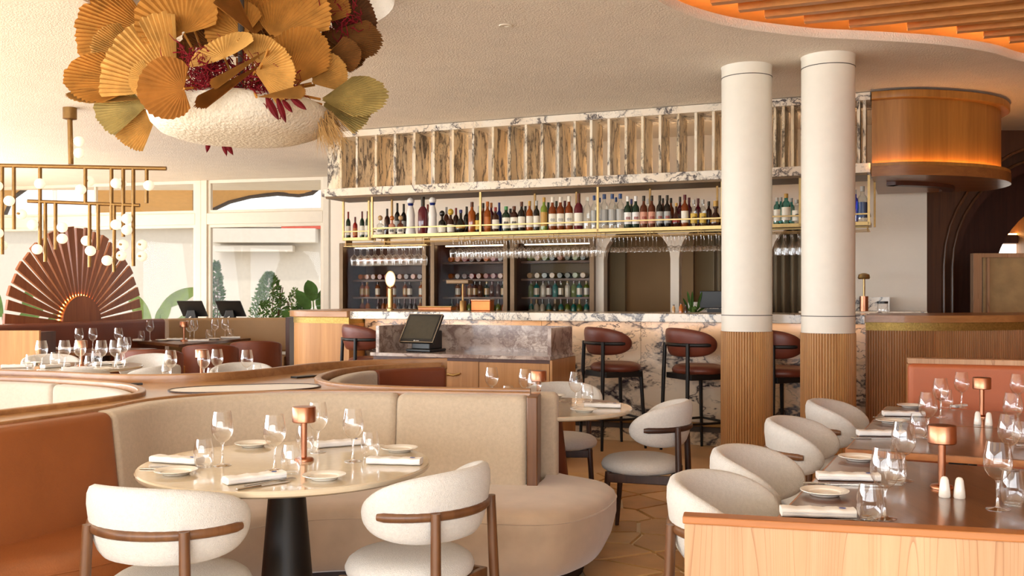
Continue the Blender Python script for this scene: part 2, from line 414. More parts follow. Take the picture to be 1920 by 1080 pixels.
for k, q in enumerate(seeds):
    poly = [Vector(p) for p in ((-2.55, 2.75), (2.6, 2.75), (2.6, 7.54), (-2.55, 7.54))]
    for r in seeds:
        if r is q or (r-q).length > 1.6: continue
        nrm = (r-q).normalized(); poly = clip(poly, (r+q)/2-nrm*.012, nrm)
        if len(poly) < 3: break
    if len(poly) >= 3:
        build('stone', MB().prism(poly, -.02, .003+.003*random.random()), M[('stone', 'stone_b', 'stone_c')[k % 3]], fl, smooth=0)

# ------------------------------------------------------------------ ceiling with a round recess and a curved opening onto slatted timber
RC = (-1.78, 6.15)
recess = circle(RC[0], RC[1], 1.02, 64)
open_pts = [(.55, 5.2), (.9, 6.2), (1.44, 6.8), (2.15, 7.13), (2.6, 7.22), (3.24, 7.36), (3.77, 7.6), (4.3, 7.95), (5.2, 8.1), (6.1, 7.2), (6.3, 5.2), (5.6, 2.6), (3.6, 1.6), (1.4, 2.6)]
opening = [(p.x, p.y) for p in catmull(open_pts, 8, closed=True)]
ce = struct('ceiling', MB().prism([(-9.8, -4.8), (7.6, -4.8), (7.6, 17.6), (-9.8, 17.6)], ZC, ZC+.055, [recess, opening]), M['plaster'], smooth=30)
struct('recess_ring', MB().lathe([(1.02, 0), (1.0, .06), (1.0, .34), (0, .36), (0, .40), (1.1, .40), (1.1, .09), (1.02, .09)], 64, (RC[0], RC[1], ZC)), M['plaster'], ce)
struct('opening_lip', MB().sweep(opening, [(.01, ZC+.01), (.012, ZC-.004), (-.02, ZC-.004), (-.035, ZC+.015), (-.035, ZC+.06), (.01, ZC+.06)], closed=True), M['plaster'], ce)
struct('upper_soffit', MB().prism([(-.6, .6), (7.2, .6), (7.2, 9.2), (-.6, 9.2)], 3.64, 3.70), plain('warm_soffit', '#e8c79a', .9, var=.03), ce, smooth=0)
for (x0, y0, x1, y1) in ((-.6, .6, -.6, 9.2), (7.2, .6, 7.2, 9.2), (-.6, 9.2, 7.2, 9.2), (-.6, .6, 7.2, .6)):
    struct('soffit_side', MB().box(((x0+x1)/2, (y0+y1)/2, 3.52), (abs(x1-x0)+.05, abs(y1-y0)+.05, .29)), M['plaster'], ce, smooth=0)
# timber beams, parallel to the bar, each a part of the ceiling
dirb = Vector((BC, -BS)); nrb = Vector((BS, BC))
def inside(p, poly):
    c = False
    for a, b in zip(poly, poly[1:]+poly[:1]):
        if (a[1] > p.y) != (b[1] > p.y) and p.x < (b[0]-a[0])*(p.y-a[1])/(b[1]-a[1])+a[0]: c = not c
    return c
c0 = Vector((3.4, 5.0))
for k in range(-15, 16):
    t = [i*.05 for i in range(-90, 91) if inside(c0+nrb*(k*.235)+dirb*(i*.05), opening)]
    if not t: continue
    a, b = t[0]+.12, t[-1]-.12; q = c0+nrb*(k*.235)+dirb*((a+b)/2)
    struct('beam', MB().box((q.x, q.y, 3.475), (b-a, .075, .17), -BETA), M['beam'], ce, smooth=0, bevel=.005)
led = [(p[0], p[1], ZC+.070) for p in offset(opening+opening[:1], .11)]
struct('led_strip', MB().tube(led, .012, 6, caps=False), M['led_soft'], ce)
for (px, py) in ((948, 48), (1470, 20)):
    if px == 948:
        q = G(px, py, ZC); d = thing('downlight', 'small round white downlight set in the textured ceiling', 'downlight', (q.x, q.y, ZC))
        build('trim_ring', MB().lathe([(.02, -.004), (.045, -.006), (.05, 0), (.05, .02), (.02, .02), (.02, -.004)], 24), M['white_frame'], d)
        build('lens', MB().lathe([(0, -.001), (.02, -.001), (.02, .02), (0, .02)], 20), M['porcelain'], d)

# ------------------------------------------------------------------ glazed wall at the back
W0, W2 = Vector((-9.6, 17.2)), Vector((-2.95, 15.6)); WD = (W2-W0); WL = WD.length; WDn = WD.normalized(); WA = math.atan2(WD.y, WD.x)
def wt(px):
    u = (px-960)/F
    return (W0.y*u-W0.x)/(WDn.x-WDn.y*u)
def window(name, t0, t1, mids=()):
    o = thing(name, None, None, (W0.x, W0.y, 0), WA); o['kind'] = 'structure'
    zt0, zt1 = 2.58, 2.77
    b = lambda nm, x0, x1, z0, z1, th=.12, m='white_frame': build(nm, MB().box(((x0+x1)/2, 0, (z0+z1)/2), (x1-x0, th, z1-z0)), M[m], o, smooth=0, bevel=.008)
    b('jamb', t0, t0+.11, 0, ZC); b('jamb', t1-.11, t1, 0, ZC)
    b('transom', t0+.11, t1-.11, zt0, zt1); b('sill', t0+.11, t1-.11, 0, .25)
    for x0, x1, z0, z1 in ((t0+.11, t1-.11, .25, zt0), (t0+.11, t1-.11, zt1, ZC)):
        f = MB(); e = .05
        for (a0, a1, c0_, c1_) in ((x0, x1, z0, z0+e), (x0, x1, z1-e, z1), (x0, x0+e, z0+e, z1-e), (x1-e, x1, z0+e, z1-e)):
            f.box(((a0+a1)/2, .01, (c0_+c1_)/2), (a1-a0, .07, c1_-c0_))
        build('glazing_bead', f, M['white_frame'], o, smooth=0)
        build('pane', MB().box(((x0+x1)/2, .01, (z0+z1)/2), (x1-x0-.02, .008, z1-z0-.02)), M['pane'], o, smooth=0)
    for x in mids: b('mullion', x-.02, x+.02, zt1+.05, ZC-.05, .06)
    return o
tm = wt(380)
window('window_1', tm, WL, ())
window('window_2', 0, tm, (wt(180),))
# camera side and left side of the room are glazed as well: posts and transoms of tall windows
wb = MB()
for i in range(12): wb.box((-9.6+1.5*i, -4.6, 1.66), (.14, .14, 3.3))
wb2 = MB().box((-1.2, -4.6, 2.62), (17, .1, .12))
wn = thing('window_3', None, None, (0, 0, 0)); wn['kind'] = 'structure'
for i in range(12): build('post', MB().box((-9.6+1.5*i, -4.6, 1.66), (.14, .14, 3.3)), M['white_frame'], wn, smooth=0)
build('transom', wb2, M['white_frame'], wn, smooth=0)
wn = thing('window_4', None, None, (0, 0, 0)); wn['kind'] = 'structure'
for i in range(13): build('post', MB().box((-9.7, -3.0+1.65*i, 1.66), (.14, .14, 3.3)), M['white_frame'], wn, smooth=0)
build('transom', MB().box((-9.7, 6.3, 2.62), (.1, 21.6, .12)), M['white_frame'], wn, smooth=0)

# ------------------------------------------------------------------ wall behind the bar with display windows and arches
NB = 2.6
def arch_hole(px0, px1, z0, zs, n=14):
    a, b = S(px0, NB), S(px1, NB); r = (b-a)/2; c = (a+b)/2
    return [(a, z0), (b, z0)]+[(c+r*math.cos(PI*i/n), zs+r*.95*math.sin(PI*i/n)) for i in range(n+1)]
s0w, s1w = S(620, NB), S(1738, NB)
rect = lambda a, b, z0, z1: [(a, z0), (b, z0), (b, z1), (a, z1)]
WIN = [(S(641, NB), S(803, NB)), (S(811, NB), S(955, NB)), (S(960, NB), S(1117, NB))]
holes = [rect(WIN[0][0], WIN[2][1], .9, 2.12), arch_hole(1132, 1257, .9, 1.84), arch_hole(1273, 1432, .9, 1.84), arch_hole(1446, 1598, .9, 1.84)]
mb = MB().prism(rect(s0w, s1w, 0, ZC), NB, NB+.16, holes)
swap(mb, lambda s, z, n: BW(s, n, z)); struct('wall_back', mb, M['wall'], smooth=0)
def slab(name, mat, s0, s1, n0, n1, z0, z1, **kw):
    c = BW((s0+s1)/2, (n0+n1)/2, (z0+z1)/2)
    return struct(name, MB().box(c, (s1-s0, n1-n0, z1-z0), -BETA), M[mat], smooth=0, **kw)
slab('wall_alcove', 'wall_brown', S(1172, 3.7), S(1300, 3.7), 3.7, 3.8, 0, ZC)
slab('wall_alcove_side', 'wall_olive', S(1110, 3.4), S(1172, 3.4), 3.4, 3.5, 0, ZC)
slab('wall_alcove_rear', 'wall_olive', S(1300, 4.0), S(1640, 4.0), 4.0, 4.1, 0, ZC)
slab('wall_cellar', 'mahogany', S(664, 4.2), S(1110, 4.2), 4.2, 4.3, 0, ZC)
cv = []
s_, e_ = S(1338, 3.3), S(1610, 3.3)
pth = [BW(s_+(e_-s_)*i/260, 3.3+.05*math.sin(i*.42)+.02*math.sin(i*.19)) for i in range(261)]
cu = build('curtain', MB().sweep([(p.x, p.y) for p in pth], [(-.006, .9), (.006, .9), (.006, 2.6), (-.006, 2.6)]), M['curtain'])
tag(cu, 'taupe pleated curtain hanging inside the arches behind the white columns', 'curtain')

# ------------------------------------------------------------------ right hand background: nested timber arches, dark room behind
def arch_panel(name, xl, xr_c, rad, y, th, zs, x0, x1, mat, zt=ZC):
    n = 24
    hole_pts = [(xr_c-rad, 0), (xr_c-rad, zs)]+[(xr_c-rad*math.cos(PI*i/n), zs+rad*math.sin(PI*i/n)) for i in range(1, n)]+[(xr_c+rad, zs), (xr_c+rad, 0)]
    poly = [(x0, 0)]+hole_pts+[(x1, 0), (x1, zt), (x0, zt)]
    mb = MB().prism(poly, y, y+th); swap(mb, lambda x, z, yy: (x, yy, z)); return mb
xl = lambda px, d: (px-960)/F*d
t = thing('wall_arcade', None, None, (0, 0, 0)); t['kind'] = 'structure'
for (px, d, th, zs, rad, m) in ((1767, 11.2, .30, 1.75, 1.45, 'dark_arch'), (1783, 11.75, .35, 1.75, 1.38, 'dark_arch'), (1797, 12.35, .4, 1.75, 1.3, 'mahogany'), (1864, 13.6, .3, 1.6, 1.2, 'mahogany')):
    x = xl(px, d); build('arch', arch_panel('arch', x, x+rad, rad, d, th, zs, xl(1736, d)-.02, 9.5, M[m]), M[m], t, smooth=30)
    if d < 12:
        build('arch_moulding', MB().tube([(x+.012, d-.012, 0), (x+.012, d-.012, zs)]+[(x+.012+rad-rad*math.cos(PI*i/20), d-.012, zs+rad*math.sin(PI*i/20)) for i in range(1, 12)], .018, 8), M['walnut'], t)
struct('wall_far_right', MB().box((7.5, 16.0, 1.66), (5.5, .1, 3.32)), plain('far_wall_painted_glow', '#7a3418', .8), smooth=0)  # red glow put into the wall colour, nothing emits here
struct('wall_right', MB().box((7.5, 5.5, 1.66), (.1, 21, 3.32)), M['oak_bar'], smooth=0)
struct('baseboard_back', MB().box(BW((s0w+s1w)/2, NB-.02, .06), (s1w-s0w, .03, .12), -BETA), M['white_frame'], smooth=0)

# ------------------------------------------------------------------ outside the glazing
struct('ground', MB().box((0, 20, -.25), (90, 80, .1)), M['outside_ground'], smooth=0)
bd = thing('garden_building', 'low white rendered building standing beyond the glazed wall', 'building', (-8, 24, -.2))
build('wall', MB().box((-2.0, 1.0, 1.75), (26, .3, 3.5)), M['outside_white'], bd, smooth=0)
build('parapet', MB().box((-2.0, .75, 3.42), (26, .25, .16)), M['outside_white'], bd, smooth=0)
q = P(470, 437, 24.2) - Vector((-8, 24, -.2)); build('beam', MB().box((q.x+.3, .55, q.z-.05), (2.6, .4, .36)), M['outside_white'], bd, smooth=0, bevel=.01)
q = P(455, 465, 24.2) - Vector((-8, 24, -.2)); build('beam', MB().box((q.x+.2, .6, q.z), (2.0, .3, .16)), M['outside_white'], bd, smooth=0, bevel=.01)
q = P(560, 423, 24) - Vector((-8, 24, -.2)); build('red_sign_band', MB().box((q.x, .5, q.z), (1.1, .06, .10)), plain('faded_red', '#c0503a', .7), bd, smooth=0)
def sail(pts, label, mat='canvas', edge=None, th=.02):
    """stretched canopy: polygon of (px, py, depth) points, given a small thickness, with its edge tubes and posts"""
    w3 = [P(*p) for p in pts]; o = w3[0]
    t = thing('shade_canopy', label, 'canopy', o)
    l = [p-o for p in w3]; mb = MB()
    tri = tessellate_polygon([[Vector((p.x, p.z, 0)) for p in l]])
    n = len(l); mb.add([p for p in l]+[p+Vector((0, .03, th)) for p in l], [tuple(q) for q in tri]+[tuple(i+n for i in q) for q in tri]+[(i, (i+1) % n, (i+1) % n+n, i+n) for i in range(n)])
    build('cloth', mb, M[mat], t, smooth=0)
    if edge:
        build('mast', MB().tube([(l[edge[1]].x, l[edge[1]].y+.05, l[edge[1]].z), (l[edge[1]].x+.1, l[edge[1]].y+.05, -.2-o.z)], .05, 8), M['canvas_white'], t)
        build('edge_rope', MB().tube([l[i] for i in range(edge[0], edge[1]+1)], .05, 6), M['dark_trim'], t)
    return t
sail([(392, 405, 19.5), (400, 392, 19.6), (430, 378, 19.8), (470, 368, 20), (520, 363, 20.2), (560, 366, 20.4), (585, 362, 20.4), (612, 340, 20.4), (600, 318, 19), (390, 318, 18.5)], 'tan shade canopy with a scalloped dark edge outside the single tall window', 'canvas', (0, 7))
sail([(180, 412, 20), (270, 398, 20.5), (366, 400, 20.5), (366, 318, 19), (175, 318, 19)], 'tan shade canopy outside the window behind the globe chandelier', 'canvas', (2, 3))
sail([(8, 405, 20), (22, 372, 20), (60, 345, 20), (100, 330, 20), (-60, 318, 19), (-60, 400, 19)], 'tan canopy corner with dark edge beyond the sunburst screen', 'canvas', (0, 3))
def leafy(name, label, base, height, radius, count, leaf, mats, seed, shape='cone', cat='shrub', group=None):
    rnd = random.Random(seed); t = thing(name, label, cat, base, 0, group); st = MB(); fo = MB()
    for k in range(5):
        a = rnd.uniform(0, 2*PI); st.tube([(0, 0, 0), (.25*radius*math.cos(a), .25*radius*math.sin(a), height*.5), (.4*radius*math.cos(a), .4*radius*math.sin(a), height*.85)], [.02, .012, .004], 5)
    for k in range(count):
        h = rnd.random()**.8; rr = radius*((1-h)**.6*(.35+.65*min(1, h*5)) if shape == 'cone' else math.sin(PI*min(1, .15+.85*h))**.6)
        a = rnd.uniform(0, 2*PI); q = rr*math.sqrt(rnd.random())
        p = Vector((q*math.cos(a), q*math.sin(a), .05+h*height*.95))
        d = Vector((math.cos(a)+rnd.uniform(-.7, .7), math.sin(a)+rnd.uniform(-.7, .7), rnd.uniform(.1, 1.2))).normalized()*leaf*rnd.uniform(.7, 1.3)
        sd = d.cross(Vector((rnd.uniform(-1, 1), rnd.uniform(-1, 1), rnd.uniform(-.3, 1)))).normalized()*leaf*.28
        fo.add([p, p+d*.5+sd, p+d, p+d*.5-sd], [(0, 1, 2, 3)])
    build('stem', st, M['palm_dark'], t)
    f = build('foliage', fo, M[mats], t, smooth=0); f['kind'] = 'stuff'
    return t
gb = lambda px, d: Vector((xl(px, d), d, -.2))
leafy('conifer_shrub', 'slim upright green shrub beside the white window post', gb(405, 17.6), 2.25, .28, 1500, .07, 'leaf_b', 1)
leafy('garden_shrub', 'broad pointed green shrub in the middle of the tall window', gb(505, 17.6), 2.05, .62, 2600, .07, 'leaf_a', 2)
leafy('garden_shrub', 'thin pale shrub between the broad shrub and the rubber plant', gb(553, 17.8), 1.75, .36, 800, .06, 'leaf_c', 3)
leafy('garden_hedge', 'dark low shrub in the gap between beige banquette and bar end', gb(566, 17.0), 1.45, .35, 1300, .08, 'leaf_b', 4, 'ball')
def paddle_plant(name, label, base, leaves, mat, seed):
    t = thing(name, label, 'plant', base); rnd = random.Random(seed); st = MB()
    for (dx, dz, ln, lean, wd) in leaves:
        root = Vector((dx*.2, rnd.uniform(-.1, .1), 0)); tip0 = Vector((dx, rnd.uniform(-.15, .15), dz))
        st.tube([root, (root+tip0)/2+Vector((0, 0, .05)), tip0], [.02, .016, .012], 6)
        d = Vector((math.sin(lean), rnd.uniform(-.3, .3), math.cos(lean))).normalized(); sd = d.cross(Vector((rnd.uniform(-.4, .4), -1, .2))).normalized(); nn = sd.cross(d)
        rows = []
        for i in range(9):
            u = i/8; wv = wd*math.sin(PI*min(1, .04+.96*u))**.7; c = tip0+d*ln*u-Vector((0, 0, .12*ln*u*u))
            rows.append([c+sd*wv*k+nn*abs(k)*wv*.25 for k in (-1, -.5, 0, .5, 1)])
        build('leaf', MB().grid(rows), M[mat], t)
    build('stem', st, M['leaf_a'], t); return t
paddle_plant('rubber_plant', 'glossy broad leaved rubber plant beside the curved bar end', gb(600, 16.6), [(-.35, 1.15, .42, -1.0, .10), (-.2, 1.35, .45, -.5, .11), (0, 1.3, .5, .1, .12), (.12, 1.5, .4, .5, .11), (-.1, 1.5, .42, -.2, .12), (.25, 1.2, .4, .9, .10), (-.3, .95, .4, -1.2, .10), (.05, 1.0, .4, .3, .1)], 'leaf_b', 5)
paddle_plant('banana_plant', 'banana plant with long drooping leaves right of the sunburst screen', gb(290, 18.2), [(-.1, 1.0, .9, -.5, .15), (.1, 1.35, .9, 1.0, .13), (.0, .95, .7, .45, .12), (.35, 1.0, .7, 1.1, .12)], 'leaf_c', 6)
paddle_plant('banana_plant', 'banana plant showing through the left blades of the sunburst screen', gb(20, 18.0), [(-.1, 1.2, .9, -.4, .16), (.15, 1.0, .8, .9, .16), (.3, 1.2, .7, .3, .14), (.6, .9, .7, .8, .14)], 'leaf_a', 7)
# ------------------------------------------------------------------ booths: timber core with a ledge, cushions on its curved sides
ZR = .885
near = [(-2.62, 2.35), (-2.36, 2.92), (-2.08, 3.50), (-1.92, 3.83), (-1.79, 4.12), (-1.735, 4.32), (-1.69, 4.60), (-1.555, 4.80), (-1.30, 4.95), (-1.0, 5.0), (-.60, 4.975), (-.25, 4.915), (.078, 4.86)]
N_ = catmull(near, 8)                                # face line of the near booth's backs, travelling left to right
core_near = offset(N_, .115)
b2 = [(-3.45, 5.93), (-3.05, 5.84), (-2.72, 5.72), (-2.256, 5.46), (-2.0, 5.17), (-1.885, 4.88), (-1.93, 4.66), (-2.03, 4.42), (-2.24, 4.02), (-2.55, 3.35), (-2.95, 2.5)]
B2 = catmull(b2, 8)
b3 = [(-.52, 6.99), (-.80, 6.86), (-1.0, 6.68), (-1.13, 6.4), (-1.17, 6.05), (-1.15, 5.75), (-1.05, 5.5), (-.87, 5.33), (-.55, 5.19), (-.2, 5.12), (.235, 5.05)]
B3 = catmull(b3, 8)
far_edge = catmull([(-.48, 7.06), (-.85, 6.96), (-1.12, 6.82), (-1.36, 6.55), (-1.55, 6.1), (-1.75, 5.78), (-2.05, 5.64), (-2.35, 5.66), (-2.85, 5.88), (-3.45, 6.08)], 8)
core_poly = list(core_near)+[Vector((.15, 4.96)), Vector((.15, 5.07))]+[p for p in reversed(B3) if p[0] < .145]+list(far_edge)+list(B2)
def booth_part(name, path, prof, mat, parent, **kw): return build(name, MB().sweep([(p[0], p[1]) for p in path], prof), M[mat], parent, world=True, **kw)
t = thing('booth_divider', 'timber booth divider with curved rims, flat ledge and oval inlay', 'divider', (-1.5, 5.2, 0))
build('core', MB().prism([(p[0], p[1]) for p in core_poly], .02, ZR), M['ledge'], t, smooth=25, world=True)
booth_part('rim', offset(B2, -.012), rrect(-.022, .022, ZR-.03, ZR+.022, .008), 'rim', t)
booth_part('rim', [p for p in offset(B3, -.012) if p[0] < .15], rrect(-.022, .022, ZR-.03, ZR+.022, .008), 'rim', t)
booth_part('rim', offset(core_near, -.012), rrect(-.014, .014, ZR-.03, ZR+.012, .006), 'rim', t)
booth_part('far_lip', far_edge, rrect(-.02, .02, ZR-.03, ZR+.05, .008), 'rim', t)
build('end_post', MB().box((.112, 4.885, .655), (.054, .17, .47), -.14), M['walnut'], t, world=True, bevel=.006)
ov = []
for i in range(48):
    a = 2*PI*i/48; x, y = .40*abs(math.cos(a))**.8*(1 if math.cos(a) > 0 else -1), .20*abs(math.sin(a))**.8*(1 if math.sin(a) > 0 else -1)
    ca, sa = math.cos(R(20)), math.sin(R(20)); ov.append((-1.46+x*ca-y*sa, 5.27+x*sa+y*ca))
build('oval_inlay', MB().prism(ov, ZR-.02, ZR+.004), M['oval'], t, smooth=0, world=True)
build('inlay_ring', MB().sweep(ov, [(-.006, ZR), (.006, ZR), (.006, ZR+.007), (-.006, ZR+.007)], closed=True), M['walnut_dark'], t, world=True)
build('dark_slot', MB().box((-1.30, 6.0, ZR+.004), (.16, .06, .012), .9), M['black'], t, world=True)
build('dark_slot', MB().box((-2.17, 5.50, ZR+.004), (.10, .05, .012), .4), M['black'], t, world=True)

def cut(path, x0, x1, eps=0.0):
    return [p for p in path if x0 <= p[0] <= x1]
BP = rrect(-.002, .10, .40, ZR+.004, .035, lean=.0)
t = thing('booth_banquette', 'front booth banquette with cognac leather and beige linen backs, fawn seat', 'banquette', (-1.0, 4.7, 0))
# backs: profile offset is negative on the seat side, so the pad sits between the face line and the core
PAD = [(-.02+o*1.05 if False else o, z) for o, z in rrect(-.06, .10, .40, ZR, .035, lean=.06)]
k1 = min(range(len(N_)), key=lambda i: (N_[i]-Vector((-2.06, 3.54))).length)
k2 = min(range(len(N_)), key=lambda i: (N_[i]-Vector((-1.755, 4.22))).length)
k3 = min(range(len(N_)), key=lambda i: (N_[i]-Vector((-.60, 4.975))).length)
def shrink(path, e=.006):
    p = [Vector(q) for q in path]; p[0] = p[0]+(p[1]-p[0]).normalized()*e; p[-1] = p[-1]+(p[-2]-p[-1]).normalized()*e; return p
def pad(name, path, prof, mat, parent, label=None, r=.03):
    """cushion swept along a path with rounded ends"""
    pts = [Vector((p[0], p[1])) for p in path]; L = [0]
    for a, b in zip(pts, pts[1:]): L.append(L[-1]+(b-a).length)
    tot = L[-1]; ss = sorted(set([0, r*.08, r*.3, r*.65, r]+[tot*i/40 for i in range(1, 40) if r < tot*i/40 < tot-r]+[tot-r, tot-r*.65, tot-r*.3, tot-r*.08, tot]))
    def at(s):
        for i in range(len(L)-1):
            if s <= L[i+1]+1e-9: return pts[i]+(pts[i+1]-pts[i])*((s-L[i])/max(1e-9, L[i+1]-L[i]))
        return pts[-1]
    co = sum(o for o, z in prof)/len(prof); cz = sum(z for o, z in prof)/len(prof); mb = MB(); rows = []
    for s in ss:
        e = min(s, tot-s); q = max(0.0, 1-e/r) if e < r else 0; ins = r*(1-math.sqrt(max(0, 1-q*q)))
        a, b = at(max(0, s-.01)), at(min(tot, s+.01)); tt = (b-a).normalized(); nr = Vector((-tt.y, tt.x)); p = at(s)
        zs = [z for o, z in prof]; os_ = [o for o, z in prof]; hz = (max(zs)-min(zs))/2; ho = (max(os_)-min(os_))/2; mz = (max(zs)+min(zs))/2; mo = (max(os_)+min(os_))/2
        row = []
        for o, z in prof:
            oo = mo+(o-mo)*max(.05, 1-ins/ho); zz = mz+(z-mz)*(1-ins/hz); w_ = p+nr*oo; row.append((w_.x, w_.y, zz))
        rows.append(row)
    mb.grid(rows, closed_u=True); n = len(prof); mb.f += [tuple(range(n-1, -1, -1)), tuple((len(rows)-1)*n+k for k in range(n))]
    o = build(name, mb, M[mat], parent, world=True, smooth=50)
    if label: o['label'] = label
    return o
pad('backrest', N_[:k1+1], PAD, 'leather', t, 'cognac leather back pad', .02)
pad('backrest', N_[k1:k2+1], PAD, 'leather', t, 'cognac leather back pad', .02)
pad('backrest', N_[k2:k3+1], PAD, 'linen', t, 'curved beige linen back pad', .035)
pad('backrest', N_[k3:], PAD, 'linen', t, 'flat beige linen back pad', .035)
# seat: outline from back to front edge, crowned, with piping
front = catmull([(-2.25, 2.35), (-2.02, 2.98), (-1.83, 3.38), (-1.60, 3.62), (-1.38, 3.92), (-1.18, 4.20), (-.98, 4.36), (-.76, 4.42), (-.45, 4.40), (-.15, 4.33), (.10, 4.30), (.26, 4.35), (.40, 4.52), (.49, 4.74), (.53, 4.95), (.47, 5.12), (.33, 5.22), (.22, 5.24)], 8)
def seat_piece(name, fr, bk, mat, label=None):
    """skinned between front and back lines: side skirt, rolled edge, crowned top"""
    n = 44
    def rs(path, m):
        pts = [Vector((p[0], p[1])) for p in path]; L = [0]
        for a, b in zip(pts, pts[1:]): L.append(L[-1]+(b-a).length)
        out = []
        for i in range(m):
            s = L[-1]*i/(m-1); k = 0
            while k < len(L)-2 and s > L[k+1]: k += 1
            out.append(pts[k]+(pts[k+1]-pts[k])*((s-L[k])/max(1e-9, L[k+1]-L[k])))
        return out
    f, b = rs(fr, n), rs(bk, n); rows = []
    for i in range(n):
        d = (b[i]-f[i]); dn = d.normalized(); ln = d.length
        pr = [(.10, .10), (.06, .12), (.02, .20), (-.005, .30), (-.005, .365), (.004, .395), (.03, .415), (.10, .430), (min(.22, ln*.6), .442), (ln, .446), (ln, .10)]
        rows.append([((f[i]+dn*o).x, (f[i]+dn*o).y, z) for o, z in pr])
    mb = MB().grid(rows, closed_u=True); m = 11
    mb.f += [tuple(range(m-1, -1, -1)), tuple((n-1)*m+k for k in range(m))]
    o = build(name, mb, M[mat], t, world=True, smooth=60)
    if label: o['label'] = label
    pp = [((f[i]+(b[i]-f[i]).normalized()*-.004).x, (f[i]+(b[i]-f[i]).normalized()*-.004).y, .372) for i in range(n)]
    build('piping', MB().tube(pp, .0045, 5), M[mat], o, world=False).location = (0, 0, 0)
    return o
def near_i(path, p): return min(range(len(path)), key=lambda i: (Vector(path[i])-Vector(p)).length)
i1, i2, i3 = near_i(front, (-1.30, 4.04)), near_i(front, (-.72, 4.42)), near_i(front, (.24, 4.34))
bk_end = [Vector((.02, 4.86)), Vector((.12, 4.80)), Vector((.17, 5.0)), Vector((.19, 5.20))]
seat_piece('seat', front[:i1+1], N_[:k2+1], 'leather', 'cognac leather seat')
seat_piece('seat', front[i1:i2+1], N_[k2:k3-3], 'velvet')
seat_piece('seat', front[i2:i3+1], N_[k3-4:], 'velvet')
seat_piece('seat', front[i3:], bk_end, 'velvet')
pl = offset(front, .16)
build('plinth', MB().sweep([(p[0], p[1]) for p in pl], [(0, 0), (.06, 0), (.06, .12), (0, .12)]), M['plinth'], t, world=True)

# second booth, behind the leather back: pale linen pads on the inner side of the U
t = thing('booth_banquette', 'pale linen booth banquette behind the leather back, opening to the left', 'banquette', (-2.6, 5.0, 0))
P2 = rrect(-.13, -.035, .40, ZR-.004, .03)
j1 = near_i(B2, (-2.62, 5.68)); j2 = near_i(B2, (-2.0, 4.48))
pad('backrest', B2[:j1+1], P2, 'linen_light', t); pad('backrest', B2[j1:j2+1], P2, 'linen_light', t); pad('backrest', B2[j2:], P2, 'linen_light', t)
inn = offset(B2, -.12)
build('seat', MB().sweep([(p.x, p.y) for p in inn], rrect(-.42, 0, .10, .44, .04)), M['velvet'], t, world=True)
# third booth, behind the front booth's right wing
t = thing('booth_banquette', 'brown leather and linen booth banquette beside the drawer cabinet, opening right', 'banquette', (-.5, 6.0, 0))
P3 = rrect(.035, .13, .40, ZR-.004, .03)
j1 = near_i(B3, (-1.02, 6.66)); j2 = near_i(B3, (-.9, 5.36))
pad('backrest', B3[:j1+1], P3, 'leather_dark', t, 'dark brown leather back pad', .02)
pad('backrest', B3[j1:j2+1], P3, 'linen_light', t, 'curved pale linen back pad'); pad('backrest', B3[j2:], P3, 'linen', t, 'beige linen back pad')
inn = offset(B3, .12)
build('seat', MB().sweep([(p.x, p.y) for p in inn[:near_i(inn, (-.3, 5.3))]], rrect(0, .34, .10, .44, .04)), M['velvet'], t, world=True)

